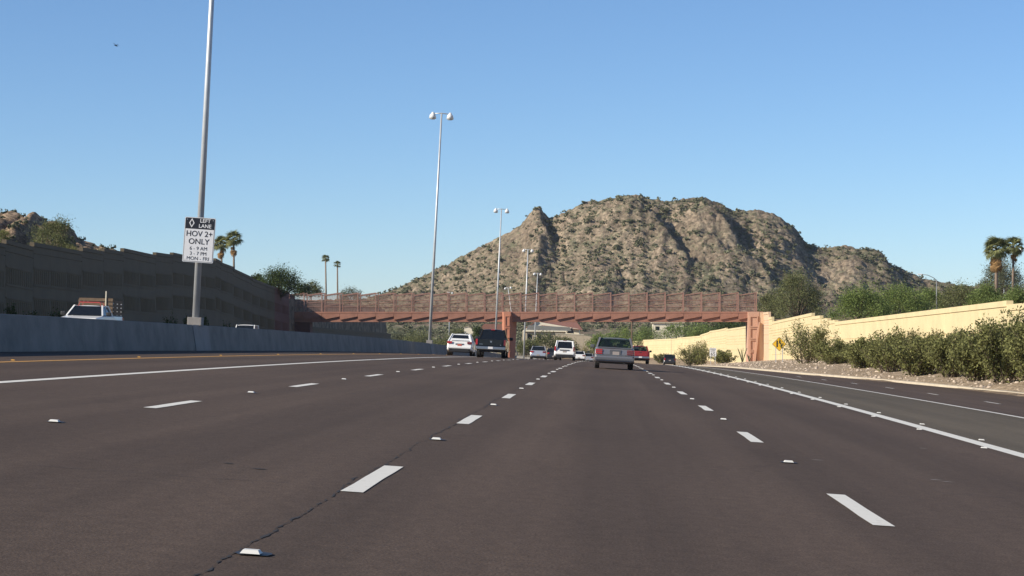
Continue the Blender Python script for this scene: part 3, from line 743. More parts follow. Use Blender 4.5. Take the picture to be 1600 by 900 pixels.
mb.box(((PX(1185.5)+PX(1193.5))/2, YB+1.0, (zg0+PZ(488))/2), (PX(1193.5)-PX(1185.5), 3.7, PZ(488)-zg0)); rel(mb).build('return_wall', M['salmon_light'], br)
# leaning fin on the right pier
mb = MB(); zg = verge(YB, UW-1)-0.3
mb.prism([(PX(1184.5), zt-1.5), (PX(1186.5), zt-1.5), (PX(1179), zg), (PX(1175), zg)], YB-1.35, YB-0.85, lambda p, q_, t: (p, t, q_))
rel(mb).build('leaning_fin', M['salmon'], br)
# left abutment, in the shade of the tall wall
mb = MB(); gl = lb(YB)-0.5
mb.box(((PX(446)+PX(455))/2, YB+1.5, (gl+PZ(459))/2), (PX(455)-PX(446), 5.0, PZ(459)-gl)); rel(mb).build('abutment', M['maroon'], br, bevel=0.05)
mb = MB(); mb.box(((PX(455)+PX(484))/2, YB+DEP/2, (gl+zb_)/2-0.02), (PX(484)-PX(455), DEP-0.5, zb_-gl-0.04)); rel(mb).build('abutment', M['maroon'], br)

# ------------------------------------------------------------------ light poles
def light_pole(s, u, base_z, H, lean, label, group, heads=True, rad=0.13, sep=0.74, loc=None):
    p = loc or Vector((u+xc(s), s, base_z)); t = empty('light_pole', p, 0, label, 'light pole', group)
    t.rotation_euler = (0, lean, 0)
    MB().tube([(0, 0, 0.25), (0, 0, H*0.5), (0, 0, H)], [rad, rad*0.8, rad*0.55], 12).build('pole', M['galv'], t, True)
    MB().box((0, 0, 0.14), (rad*4, rad*4, 0.30)).build('base', M['concrete_light'], t, bevel=0.02)
    if heads:
        MB().tube([(-sep, 0, H-0.02), (0, 0, H+0.05), (sep, 0, H-0.02)], 0.045, 8).build('cross_arm', M['galv'], t, True)
        for sx in (-1, 1):
            h = MB().tube([(sx*sep, 0, H+0.12), (sx*sep, 0, H-0.02), (sx*sep, 0, H-0.12), (sx*sep, 0, H-0.42)], [0.09, 0.15, 0.25, 0.31], 14).build('lamp_head', M['lampw'], t, True)
            MB().tube([(sx*sep, 0, H-0.425), (sx*sep, 0, H-0.50)], [0.28, 0.18], 14).build('lens', M['amber_lens'], h, True)
    return t
LEAN = math.atan(0.051)
top = lambda s: road(s, UB).z+0.915
pole1 = light_pole(80, UB, top(80), 18.3, 0.0475, 'tall galvanised light pole on the barrier carrying the lane sign, cut by the top', 'median light poles')
light_pole(186, UB, top(186), 19.5, 0.052, 'tall twin-headed light pole on the barrier left of the white coupe car', 'median light poles')
light_pole(288, UB, top(288), 18.9, 0.047, 'twin-headed light pole rising just in front of the footbridge by its centre pier', 'median light poles')
def pole_px(xb, xt, yt, Y, label, zb):
    b = at(xb, 500, Y); tp = at(xt, yt, Y); H = tp.z-zb
    return light_pole(0, 0, 0, H, math.atan((tp.x-b.x)/H), label, 'median light poles', loc=Vector((b.x, Y, zb)), rad=0.16)
pole_px(818, 825, 390, 396, 'twin-headed light pole seen through the bridge just right of the centre pier', -3.7)
pole_px(834, 840, 427, 500, 'distant twin-headed light pole second to the right of the centre pier', -4.4)
pole_px(809, 793.5, 448, 585, 'small far twin-headed light pole against the mountain above the centre pier', -4.6)
pole_px(701, 703, 457, 690, 'tiny far twin-headed lamp peeping over the bridge rail right of the tall pole', -4.6)

# ------------------------------------------------------------------ signs
def text(body, size, x, z, y, material, parent, name='lettering', sx=1.0, bold=0.0):
    c = bpy.data.curves.new(name, 'FONT'); c.body = body; c.size = size; c.align_x = 'CENTER'; c.align_y = 'CENTER'; c.extrude = 0.002; c.offset = bold
    o = bpy.data.objects.new(name, c); col.objects.link(o)
    dg = bpy.context.evaluated_depsgraph_get(); me = bpy.data.meshes.new_from_object(o.evaluated_get(dg))
    bpy.data.objects.remove(o); bpy.data.curves.remove(c)
    me.materials.clear(); me.materials.append(material)
    o = link(name, me, None, parent); o.location = (x, y, z); o.rotation_euler = (math.pi/2, 0, 0); o.scale = (sx, 1, 1)
    return o
def rrect(w_, h_, r, n=5):
    p = []
    for cx, cz, a0 in ((w_/2-r, h_/2-r, 0), (-w_/2+r, h_/2-r, 90), (-w_/2+r, -h_/2+r, 180), (w_/2-r, -h_/2+r, 270)):
        for k in range(n+1):
            a = R(a0+90*k/n); p.append((cx+r*math.cos(a), cz+r*math.sin(a)))
    return p
def plate_(name, poly, y0, y1, m, parent): return MB().prism(poly, y0, y1, lambda p, q_, t: (p, t, q_)).build(name, m, parent)
YS = 79.6
c = at(311, 375, YS); px = YS/F
sg = empty('lane_sign', c, 0, 'white and black HOV lane sign fixed to the tall pole', 'sign'); sg.rotation_euler = (0, 0.066, R(3))
Wd, Hd = 48.5*px, 71*px
plate_('panel', rrect(Wd, Hd, 0.05), 0.0, 0.03, M['sign_back'], sg)
plate_('face', rrect(Wd-0.01, Hd-0.01, 0.048), -0.004, 0.0, M['sign_white'], sg)
plate_('border', rrect(Wd-0.05, Hd-0.05, 0.04), -0.007, -0.004, M['sign_black'], sg)
zt_ = Hd/2-0.035; zsplit = Hd/2-18.5*px
plate_('white_field', [(-Wd/2+0.04, -Hd/2+0.04), (Wd/2-0.04, -Hd/2+0.04), (Wd/2-0.04, zsplit), (-Wd/2+0.04, zsplit)], -0.010, -0.007, M['sign_white'], sg)
dz_ = Hd/2-9.2*px; dx_ = -13*px
mb = MB(); o1 = (4.2*px, 7.4*px); i1 = (2.6*px, 4.8*px)
mb.add([(dx_+o1[0], -.011, dz_), (dx_, -.011, dz_+o1[1]), (dx_-o1[0], -.011, dz_), (dx_, -.011, dz_-o1[1]), (dx_+i1[0], -.011, dz_), (dx_, -.011, dz_+i1[1]), (dx_-i1[0], -.011, dz_), (dx_, -.011, dz_-i1[1])], [(0,1,5,4),(1,2,6,5),(2,3,7,6),(3,0,4,7)])
mb.build('diamond_symbol', M['sign_white'], sg)
B_ = 0.0025
text('LEFT', 8.2*px, 8*px, Hd/2-5.4*px, -.011, M['sign_white'], sg, bold=B_)
text('LANE', 8.2*px, 8*px, Hd/2-13.6*px, -.011, M['sign_white'], sg, bold=B_)
text('HOV 2+', 12.2*px, 0, Hd/2-26.3*px, -.013, M['sign_black'], sg, sx=0.98, bold=B_)
text('ONLY', 12.2*px, 0, Hd/2-38.4*px, -.013, M['sign_black'], sg, bold=B_)
text('6 - 9 AM', 7.8*px, 0, Hd/2-49.2*px, -.013, M['sign_black'], sg, bold=0.0)
text('3 - 7 PM', 7.8*px, 0, Hd/2-57.2*px, -.013, M['sign_black'], sg, bold=0.0)
text('MON - FRI', 7.8*px, 0, Hd/2-65*px, -.013, M['sign_black'], sg, bold=0.0)
for a, b in ((-1, 1), (1, 1), (-1, -1), (1, -1)):
    MB().tube([(a*(Wd/2-0.09), -0.016, b*(Hd/2-0.09)), (a*(Wd/2-0.09), -0.008, b*(Hd/2-0.09))], 0.016, 8).build('bolt', M['galv'], sg)
for zz in (-0.5, 0.5): MB().box((0, 0.12, zz*Hd*0.6), (0.34, 0.20, 0.07)).build('bracket', M['galv'], sg)

def post(mb, x, z0, z1): mb.box((x, 0.05, (z0+z1)/2), (0.07, 0.06, z1-z0))
c = at(1217.5, 537.5, 200); px = 200/F
wsg = empty('warning_sign', c, 0, 'yellow diamond lane ends warning sign on two thin posts before the wall', 'sign')
hd = 11.0*px
dm = lambda k: [(k, 0), (0, k), (-k, 0), (0, -k)]
plate_('panel', dm(hd), 0.0, 0.03, M['sign_back'], wsg); plate_('border', dm(hd-0.005), -0.004, 0, M['sign_black'], wsg); plate_('face', dm(hd-0.05), -0.008, -0.004, M['sign_yellow'], wsg)
sy = -0.0115
mb = MB(); mb.prism([(-4.4*px, -5.0*px), (-2.0*px, -5.0*px), (-2.0*px, 5.4*px), (-4.4*px, 5.4*px)], sy, -0.008, lambda p, q_, t: (p, t, q_)); mb.build('lane_symbol', M['sign_black'], wsg)
mb = MB()
pts = [(3.4, -5.2), (3.4, -1.2), (0.8, 1.8), (0.8, 5.2)]
for (a, b), (c2, d2) in zip(pts[:-1], pts[1:]):
    mb.prism([((a-1.2)*px, b*px), ((a+1.2)*px, b*px), ((c2+1.2)*px, d2*px), ((c2-1.2)*px, d2*px)], sy, -0.008, lambda p, q_, t: (p, t, q_))
mb.build('lane_symbol', M['sign_black'], wsg)
for xo in (-5.2, 5.2):
    gx = c.x+xo*px; zg = verge(200, gx-xc(200))-0.4
    mb = MB(); post(mb, xo*px, zg-c.z, 5*px); mb.build('post', M['galv'], wsg)

YL = 276.0
c = at(1114, 550.2, YL); px = YL/F
spd = empty('speed_limit_sign', c, 0, 'white speed limit 65 sign on two posts among shrubs beside the bridge pier', 'sign')
Wd, Hd = 10.4*px, 13.2*px
plate_('panel', rrect(Wd, Hd, 0.05), 0.0, 0.03, M['sign_back'], spd); plate_('face', rrect(Wd-0.01, Hd-0.01, 0.05), -0.005, 0, M['sign_white'], spd)
text('SPEED', 3.1*px, 0, Hd/2-2.3*px, -.009, M['sign_black'], spd); text('LIMIT', 3.1*px, 0, Hd/2-5.0*px, -.009, M['sign_black'], spd)
text('65', 7.4*px, 0, Hd/2-9.8*px, -.009, M['sign_black'], spd, bold=0.004)
for xo in (-3.4, 3.4):
    zg = verge(YL, c.x-xc(YL))-0.4
    mb = MB(); post(mb, xo*px, zg-c.z, 4*px); mb.build('post', M['galv'], spd)
# ------------------------------------------------------------------ houses beyond the bridge
def prism_x(mb, poly, y0, y1): return mb.prism(poly, y0, y1, lambda p, q_, t: (p, t, q_))
YHs = 600.0
A = lambda x, y, Y=YHs: at(x, y, Y)
hs = empty('house', (A(860, 545).x, YHs, A(860, 548).z), 0, 'cream house with long red tiled roof seen under the bridge right of the pier', 'house')
O = hs.location
def W(pt): return (pt.x, pt.z)
def part(name, poly_px, y0, y1, m, parent, Y=YHs, bev=0):
    mb = MB(); prism_x(mb, [W(A(x, y, Y)) for x, y in poly_px], Y+y0, Y+y1)
    mb.v = [(x-O.x, y-O.y, z-O.z) for x, y, z in mb.v]
    return mb.build(name, m, parent)
part('wall', [(816, 552), (905, 552), (905, 514), (845, 503.5), (838, 502.2), (823, 511), (816, 517)], 2, 14, M['stucco'], hs)
rf = MB()
for (x0, y0), (x1, y1) in (((838, 500.8), (909, 515.6)),):
    a0, b0 = A(838, 501.6), A(843, 502.2); a1, b1 = A(900, 502.8), A(911, 515.8)
    rf.add([(b0.x, YHs+8, b0.z+0.3), (a1.x, YHs+8, a1.z+0.2), (b1.x, YHs+1.2, b1.z), (A(846, 509).x, YHs+1.2, A(846, 509).z), (b0.x, YHs+15, b0.z-1.4), (a1.x+1.5, YHs+15, a1.z-1.5)], [(0, 1, 2, 3), (0, 4, 5, 1)])
    rf.add([(a0.x, YHs+1.5, a0.z+0.15), (A(821, 512).x, YHs+1.5, A(821, 512).z), (A(821, 513.5).x, YHs+1.5, A(821, 513.5).z), (a0.x, YHs+1.5, a0.z-0.15), (a0.x, YHs+14, a0.z+0.15), (A(821, 512).x, YHs+14, A(821, 512).z)], [(0, 1, 2, 3), (0, 4, 5, 1)])
rf.v = [(x-O.x, y-O.y, z-O.z) for x, y, z in rf.v]
rf.build('roof', M['roof_red'], hs)
p = part('porch_roof', [(822, 515.8), (893, 517.3), (890, 511.4), (826, 507.9)], -0.6, 0.4, M['grey_roof'], hs)
p2 = part('gable_screen', [(885, 520.5), (897, 521.2), (894, 511.5)], -0.3, 0.9, M['black_plastic'], hs)
part('porch_beam', [(818, 517.6), (886, 518.4), (886, 516.9), (818, 515.4)], -0.8, 0.5, M['stucco'], hs)
part('wall', [(816, 552), (884, 552), (884, 518.6), (816, 518)], 0.0, 1.5, M['stucco_tan'], hs)
for x in (818.3, 884.5): part('porch_post', [(x-0.7, 552), (x+0.7, 552), (x+0.7, 517), (x-0.7, 517)], -0.9, -0.5, M['stucco'], hs)
for x in (828, 842, 858, 872):
    wn = part('window', [(x-3, 530), (x+3, 530), (x+3, 522), (x-3, 522)], -0.06, 0.0, M['glass_dark'], hs)
yw = empty('yard_wall', (A(890, 540, 560).x, 560, A(890, 545, 560).z), 0, 'plain tan yard wall right of and below the red roofed house', 'wall'); O = yw.location
part('wall', [(868, 548), (912, 548), (912, 523.5), (868, 521.5)], 0, 0.4, M['stucco_tan'], yw, 560)
part('wall', [(912, 548), (926, 548), (926, 526.5), (912.05, 524)], 0.02, 6, M['stucco_tan'], yw, 560)
part('coping', [(867.5, 521.4), (912.5, 523.4), (912.5, 522.8), (867.5, 520.8)], -0.1, 0.5, M['stucco'], yw, 560)
h2 = empty('house', (A(760, 545, 640).x, 640, A(760, 548, 640).z), 0, 'low house with red roof behind the black pickup, left of the pier', 'house'); O = h2.location
part('wall', [(752, 552), (792, 552), (792, 515), (752, 515)], 0, 10, M['stucco'], h2, 640)
part('roof', [(748, 516), (797, 516.8), (793, 506.4), (757, 506)], -1.0, 10.5, M['roof_red'], h2, 640)
part('window', [(762, 526), (768, 526), (768, 519), (762, 519)], -0.06, -0.0, M['glass_dark'], h2, 640)
part('window', [(776, 526), (782, 526), (782, 519), (776, 519)], -0.06, -0.0, M['glass_dark'], h2, 640)
h3 = empty('gate_pillar', (A(730, 545, 560).x, 560, A(730, 548, 560).z), 0, 'cream stepped wall end standing behind the white coupe car', 'wall'); O = h3.location
part('wall', [(725.3, 548), (744, 548), (744, 520), (735, 512.5), (730, 511), (725.3, 512.3)], 0, 1.2, M['stucco'], h3, 560)
part('coping', [(724.8, 512.2), (730, 510.8), (735.3, 512.2), (735.3, 511.2), (730, 509.8), (724.8, 511.2)], -0.15, 1.35, M['stucco_tan'], h3, 560)
h4 = empty('house', (A(1035, 520, 660).x, 660, A(1035, 528, 660).z), 0, 'small flat tan house between the green trees right of the sedan', 'house'); O = h4.location
part('wall', [(1020, 535), (1068, 535), (1068, 505), (1020, 505)], 0, 8, M['stucco'], h4, 660)
part('roof', [(1018, 505.2), (1070, 505.2), (1070, 503), (1018, 503)], -0.5, 8.5, M['stucco_tan'], h4, 660)
for x in (1027, 1045, 1060): part('window', [(x-3, 516), (x+3, 516), (x+3, 510), (x-3, 510)], -0.06, 0, M['glass_dark'], h4, 660)
# utility pole, cobra-head street light, twin dome lamp
b = at(987, 530, 520); up = empty('utility_pole', (b.x, 520, b.z-3), 0, 'dark wooden utility pole under the bridge right of centre', 'pole')
Hh = at(987, 478, 520).z-(b.z-3)
MB().tube([(0, 0, 0), (0, 0, Hh)], [0.2, 0.14], 8).build('pole', M['wood'], up, True); MB().box((0, 0, Hh-0.6), (2.4, 0.12, 0.14)).build('cross_arm', M['wood'], up)
b = at(1463.5, 480, 235); tp = at(1464, 437, 235); sl_ = empty('street_light', (b.x, 235, b.z-1), 0, 'cobra-head street light arching left above the green trees', 'street light'); Hh = tp.z-b.z+1
MB().tube([(0, 0, 0), (0, 0, Hh)], [0.06, 0.045], 8).build('pole', M['pole_grey'], sl_, True)
MB().tube([(0, 0, Hh-0.05), (-0.35, 0, Hh+0.22), (-0.9, 0, Hh+0.48), (-1.6, 0, Hh+0.58)], 0.035, 6).build('arm', M['pole_grey'], sl_, True)
MB().box((-1.75, 0, Hh+0.57), (0.5, 0.18, 0.12)).build('lamp_head', M['lampw'], sl_, bevel=0.03)
tp = at(1568.5, 389, 330); light_pole(0, 0, 0, tp.z-1.0, 0.0, 'twin dome lamp half hidden behind the right-hand palms', None, loc=Vector((tp.x, 330, 1.0)), sep=2.55, rad=0.1)

# ------------------------------------------------------------------ plants
def limb(mb, p, d, L, r, n=4, sag=0.0, rg=random):
    pts = [Vector(p)]; rad = [r]; d = Vector(d).normalized()
    for k in range(n):
        d = (d+Vector((rg.uniform(-.16, .16), rg.uniform(-.16, .16), rg.uniform(-.10, .14)-sag))).normalized()
        pts.append(pts[-1]+d*L/n); rad.append(r*(1-0.75*(k+1)/n))
    mb.tube(pts, rad, 5, False); return pts
def creosote(name, loc, wd, ht, label, group, m='leaf_creosote', nstem=24, nleaf=3400, seed=0, lsize=0.105):
    rd_ = random.Random(seed); rg = np.random.default_rng(seed+5)
    t = empty(name, loc, 0, label, 'shrub', group)
    mb = MB(); L = []; Wt = []
    for k in range(nstem):
        a = rd_.random()*6.283; tilt = rd_.random()**0.7*1.0
        d = (math.sin(tilt)*math.cos(a), math.sin(tilt)*math.sin(a), math.cos(tilt)*1.05)
        Ln = rd_.uniform(0.70, 1.0); p0 = (rd_.uniform(-.08, .08)*wd, rd_.uniform(-.08, .08)*wd, -0.05)
        pts = limb(mb, p0, d, Ln, 0.013, 5, 0, rd_)
        for j in range(1, 6):
            L.append((pts[j], j)); 
            for _ in range(3):                              # side sprigs
                e = (Vector(d)+Vector((rd_.uniform(-1, 1), rd_.uniform(-1, 1), rd_.uniform(-.3, .9)))).normalized()
                sp = limb(mb, pts[j], e, 0.30*rd_.uniform(.5, 1), 0.005, 2, 0, rd_)
                L += [(sp[1], j), (sp[2], j+0.5), (sp[2], j+0.5)]
    S_ = np.array([wd*0.52/0.82, wd*0.52/0.82, ht/1.02])
    mb.v = [(x*S_[0], y*S_[1], z*S_[2]) for x, y, z in mb.v]
    mb.build('stems', M['trunk'], t)
    C = np.array([tuple(p) for p, _ in L]); wts = np.array([j for _, j in L])**0.6; wts /= wts.sum()
    P = C[rg.choice(len(C), nleaf, p=wts)]+rg.normal(size=(nleaf, 3))*0.055
    P = P*S_; P[:, 2] = np.maximum(P[:, 2], 0.04)
    V, Q = leaf_quads(P, lsize*rg.uniform(0.6, 1.4, nleaf), 0.5, -0.4, rg)
    link('foliage', fast_mesh('foliage', V, Q), M[m], t)
    return t
def tree(name, loc, wd, ht, label, group, m, nleaf=9000, seed=0, trunk_h=0.25, lsize=0.16, lobes=16, droop=0.0, cat='tree', flat=1.0, lean=0):
    rd_ = random.Random(seed); rg = np.random.default_rng(seed+9)
    t = empty(name, loc, 0, label, cat, group)
    th = ht*trunk_h; mb = MB(); tops = []
    nt_ = rd_.choice((2, 3))
    centers = []
    for k in range(lobes):
        a = 6.283*(k*0.382+rd_.random()*0.15); rr = math.sqrt((k+0.5)/lobes)
        cz = th+(ht-th)*(0.22+0.62*(1-rr**1.8)*rd_.uniform(0.75, 1.1)*flat)
        centers.append(Vector((rr*wd*0.40*math.cos(a)+lean*cz, rr*wd*0.40*math.sin(a), cz)))
    for k in range(nt_):
        limb(mb, (rd_.uniform(-.1, .1), rd_.uniform(-.1, .1), -0.3), (rd_.uniform(-.25, .25), rd_.uniform(-.25, .25), 1), th+0.3+ht*0.15, 0.035*ht*0.6, 4, 0, rd_)
    for c_ in centers:
        pts = [Vector((0, 0, th*0.8))]; 
        for j in range(1, 5): pts.append(pts[0].lerp(c_, j/4)+Vector((rd_.uniform(-.1, .1), rd_.uniform(-.1, .1), rd_.uniform(-.05, .1)))*wd*0.12)
        mb.tube(pts, [0.016*ht*(1-0.2*j) for j in range(5)], 5, False)
        tops.append(pts)
    mb.build('trunk', M['trunk'], t)
    P = []; 
    for c_, pts in zip(centers, tops):
        m_ = nleaf//lobes; r = wd*rd_.uniform(0.13, 0.22)
        nsub = 9; d = rg.normal(size=(nsub, 3)); d /= np.linalg.norm(d, axis=1)[:, None]
        sub = np.array(c_)+d*r*rg.uniform(0.4, 1.0, (nsub, 1))*(1, 1, 0.8)
        idx = rg.integers(0, nsub, m_)
        P.append(sub[idx]+rg.normal(size=(m_, 3))*r*0.34-np.array([0, 0, 1])*droop*r*np.abs(rg.normal(size=(m_, 1))))
    P = np.vstack(P); V, Q = leaf_quads(P, lsize*rg.uniform(0.6, 1.4, len(P)), 0.5, 0.2+droop, rg)
    link('crown', fast_mesh('crown', V, Q), M[m], t)
    return t
# shrubs on the verge in front of the wall
row = [(1262, 76, 508, 'sparse tall roadside shrub nearest the yellow diamond sign'), (1303, 80, 536, 'low dark roadside shrub just right of the sparse tall one'),
       (1346, 84, 534, 'rounded roadside shrub, third along from the diamond sign'), (1388, 92, 522, 'dense roadside shrub, fourth along from the diamond sign'),
       (1436, 100, 527, 'broad roadside shrub, fifth along from the diamond sign'), (1482, 86, 524, 'roadside shrub in the middle of the right-hand row, sixth from the sign'),
       (1520, 92, 530, 'dark roadside shrub, third from the right edge of the picture'), (1562, 96, 503, 'tall roadside shrub with upright sprays, second from the right edge'),
       (1606, 100, 512, 'large dark roadside shrub cut by the right edge of the picture')]
for k, (x, wpx, ytop, lab) in enumerate(row):
    X = 16.2+0.4*math.sin(k*2.1); s = X*F/(x-936)
    for _ in range(6): X = max(X, edge(s)+1.5); s = X*F/(x-936)
    z = verge(s, X-xc(s)); h = at(x, ytop, s).z-z
    creosote('roadside_shrub', (X, s, z), wpx*s/F, h, lab, 'shrubs along the right verge', 'leaf_creosote', 34 if k else 26, 6500 if k == 0 else 8500, 40+k, 0.14)
back = [(1322, 60, 540, 'olive shrub close to the wall behind the gap after the first two roadside shrubs', 'leaf_olive'), (1370, 70, 536, 'olive shrub against the wall between the third and fourth roadside shrubs', 'leaf_olive'),
        (1415, 64, 520, 'taller airy shrub against the wall left of the broad roadside shrub', 'leaf_dry'), (1462, 70, 521, 'airy yellowish shrub against the wall right of the broad roadside shrub', 'leaf_dry'),
        (1502, 76, 518, 'olive shrub against the wall behind the sixth roadside shrub', 'leaf_olive'), (1545, 80, 506, 'olive shrub against the wall left of the tall roadside shrub', 'leaf_olive'), (1588, 84, 500, 'tall olive shrub against the wall nearest the right edge', 'leaf_olive')]
for k, (x, wpx, ytop, lab, mm) in enumerate(back):
    X = 19.3+0.4*math.cos(k*1.7); s = X*F/(x-936); z = verge(s, X-xc(s))
    creosote('wallside_shrub', (X, s, z), wpx*s/F, at(x, ytop, s).z-z, lab, 'shrubs along the right verge', mm, 24, 3000 if mm == 'leaf_dry' else 4500, 240+k, 0.14)
for k, (x, X, wpx, ytop, lab, mm) in enumerate([(1086, 13.2, 50, 541, 'big dark rounded shrub left of the speed limit sign', 'leaf_creosote'), (1132, 16.4, 40, 549, 'rounded shrub right of the speed limit sign', 'leaf_creosote'),
        (1092, 17.5, 40, 536, 'pale wispy shrub rising behind the dark shrub by the far wall', 'leaf_dry'), (1034, 13.5, 24, 553, 'small shrub left of the distant dark car by the far wall', 'leaf_olive'),
        (1016, 16.5, 18, 545, 'thin pale weed beside the red pickup', 'leaf_dry'), (1000, 18.5, 34, 537, 'dry pale bush against the far wall behind the red pickup', 'leaf_dry'), (905, 6, 40, 540, 'pale yellowish bush behind the small white cars', 'leaf_dry')]):
    if x == 905: s = 560; X = at(x, 550, s).x; z = -4.4
    else:
        s = X*F/(x-936); s = min(s, 620); X = at(x, 550, s).x; z = verge(s, min(X-xc(s), UW))
    h = at(x, ytop, s).z-z
    creosote('verge_shrub', (X, s, z), wpx*s/F, h, lab, 'shrubs before the far wall', mm, 22, 3600, 70+k, 0.2)
# ocotillo: bare spiny wands
for x, hpx, lab in ((1160, 22, 'grey spiny ocotillo of bare wands by the right bridge pier'), (1171, 12, 'small grey ocotillo tuft hard against the bridge pier')):
    s = 270.0; X = at(x, 575, s).x; z = verge(s, X-xc(s)); t = empty('ocotillo', (X, s, z), 0, lab, 'cactus', 'ocotillos by the pier')
    for k in range(16 if hpx > 15 else 8):
        a = random.random()*6.28; H_ = hpx*s/F*random.uniform(.7, 1.05); mb = MB()
        mb.tube([(0, 0, -0.1), (math.cos(a)*H_*.16, math.sin(a)*H_*.16, H_*.5), (math.cos(a)*H_*.34, math.sin(a)*H_*.34, H_)], [0.05, 0.04, 0.02], 5); mb.build('stem', M['leaf_grey'], t)
# trees behind the right wall
def tr(x, ybase, ytop, wpx, Y, lab, mm, name='green_tree', group='trees behind the right wall', **kw):
    p = at(x, ybase, Y); return tree(name, p, wpx*Y/F, at(x, ytop, Y).z-p.z, lab, group, M and mm, seed=int(x*7+Y), **kw)
tr(1246, 508, 408, 84, 306, 'tall olive tree overhanging the right end of the footbridge', 'leaf_olive', 'olive_tree', nleaf=15000, lsize=0.19, trunk_h=0.05, lobes=26, droop=0.6)
tr(1205, 508, 442, 50, 330, 'pale olive tree behind the footbridge railing at its right end', 'leaf_olive', 'olive_tree', nleaf=6000, lsize=0.2, trunk_h=0.05, droop=0.5)
tr(1345, 508, 440, 98, 225, 'bright green bushy tree over the wall, right of the olive tree', 'leaf_green', nleaf=15000, lsize=0.16, trunk_h=0.02, lobes=24, droop=0.2)
tr(1408, 500, 443, 96, 232, 'bright green tree over the wall left of the street light', 'leaf_green', nleaf=14000, lsize=0.16, trunk_h=0.02, lobes=24, droop=0.2)
tr(1452, 498, 448, 60, 240, 'green tree just behind the street light pole', 'leaf_green', nleaf=8000, lsize=0.16, trunk_h=0.02)
tr(1500, 490, 443, 74, 215, 'wispy pale green tree right of the street light', 'leaf_olive', nleaf=7000, lsize=0.15, trunk_h=0.05)
tr(1540, 488, 448, 64, 210, 'green bush over the wall left of the palms', 'leaf_green', nleaf=9000, lsize=0.15, trunk_h=0.02)
tr(1592, 486, 452, 66, 195, 'dark green bush over the wall below the palms at the right edge', 'leaf_green', nleaf=9000, lsize=0.15, trunk_h=0.02)
tr(1565, 474, 404, 76, 312, 'round grey green tree standing behind the two right palms', 'leaf_grey', nleaf=12000, lsize=0.2, trunk_h=0.05)
# trees beyond the bridge
mid = [(970, 546, 512, 64, 560, 'green tree just above the roof of the grey sedan', 'leaf_green'), (1010, 540, 509, 56, 600, 'green tree right of the utility pole', 'leaf_green'), (1060, 534, 506, 70, 585, 'wide green tree above the far wall', 'leaf_green'),
       (1098, 530, 507, 56, 520, 'green tree above the far wall left of the tall clump', 'leaf_green'), (1140, 524, 498, 74, 480, 'dark green tree clump above the far wall next to the pier', 'leaf_dark'), (935, 548, 521, 40, 540, 'low dark bush left of the grey sedan roof', 'leaf_green'),
       (850, 556, 521, 60, 480, 'green bush in front of the red roofed house', 'leaf_olive'), (880, 552, 526, 44, 500, 'olive bush in front of the tan yard wall', 'leaf_olive'), (822, 556, 530, 40, 470, 'bush beside the lamp posts right of the centre pier', 'leaf_olive'),
       (747, 540, 508, 26, 520, 'dark leafy tree behind the gap between coupe and black pickup', 'leaf_dark'), (716, 545, 512, 40, 560, 'olive bush above the white coupe car', 'leaf_olive'), (655, 550, 519, 70, 520, 'olive bush beyond the end of the dark wall', 'leaf_olive'),
       (690, 556, 528, 50, 490, 'olive bush just left of the white coupe car', 'leaf_olive'), (625, 546, 520, 40, 540, 'grey green bush next to the end of the dark wall', 'leaf_grey')]
for x, yb, yt, wpx, Y, lab, mm in mid: tr(x, yb, yt, wpx, Y, lab, mm, 'valley_tree', 'bushes and trees beyond the bridge', nleaf=4200, lsize=0.34, trunk_h=0.03, lobes=14)
# trees behind the left wall
LG = 'trees behind the left wall'
tr(438, 466, 418, 84, 300, 'dense dark green tree above the left end of the footbridge', 'leaf_dark', group=LG, nleaf=14000, lsize=0.19, trunk_h=0.02, lobes=22)
tr(486, 466, 440, 44, 345, 'lighter green bush right of the dense tree at the bridge end', 'leaf_olive', group=LG, nleaf=4500, lsize=0.2, trunk_h=0.05)
tr(546, 475, 449, 44, 380, 'pale wispy bush behind the railing below the thin palms', 'leaf_grey', group=LG, nleaf=2600, lsize=0.22, trunk_h=0.05)
tr(402, 450, 424, 26, 360, 'small dark tree peeping over the wall left of the dense tree', 'leaf_dark', group=LG, nleaf=3000, lsize=0.2, trunk_h=0.05)
# trees and bushes on the left hill
HG = 'trees on the left hill'
def onhill(x, Y): X = at(x, 360, Y).x; return float(hill_z(np.array([X]), np.array([Y]))[0])
def th(x, ytop, wpx, Y, lab, mm, **kw):
    X = at(x, 360, Y).x; z = onhill(x, Y)-0.2
    return tree('hill_tree', (X, Y, z), wpx*Y/F, max(0.8, at(x, ytop, Y).z-z), lab, HG, mm, seed=int(x*3+Y), **kw)
th(86, 320, 74, 250, 'wispy palo verde tree on the rocky hill top', 'leaf_olive', nleaf=9000, lsize=0.17, trunk_h=0.12)
th(62, 341, 64, 240, 'bright olive bush in the middle of the rocky hill', 'leaf_olive', nleaf=6000, lsize=0.14, trunk_h=0.02)
th(4, 342, 36, 240, 'dark bush on the rocky hill at the left edge', 'leaf_creosote', nleaf=4500, lsize=0.14, trunk_h=0.02)
th(112, 364, 40, 246, 'small dark bush right on the shoulder of the rocky hill', 'leaf_creosote', nleaf=2500, lsize=0.13, trunk_h=0.02)
th(160, 377, 34, 250, 'low wispy bush at the right foot of the rocky hill', 'leaf_olive', nleaf=2200, lsize=0.13, trunk_h=0.02)
th(30, 368, 40, 236, 'grey bush low on the rocky hill above the wall', 'leaf_grey', nleaf=3000, lsize=0.13, trunk_h=0.02)
th(100, 378, 30, 236, 'pale grey bush just above the wall right of the hill', 'leaf_grey', nleaf=2600, lsize=0.13, trunk_h=0.02)
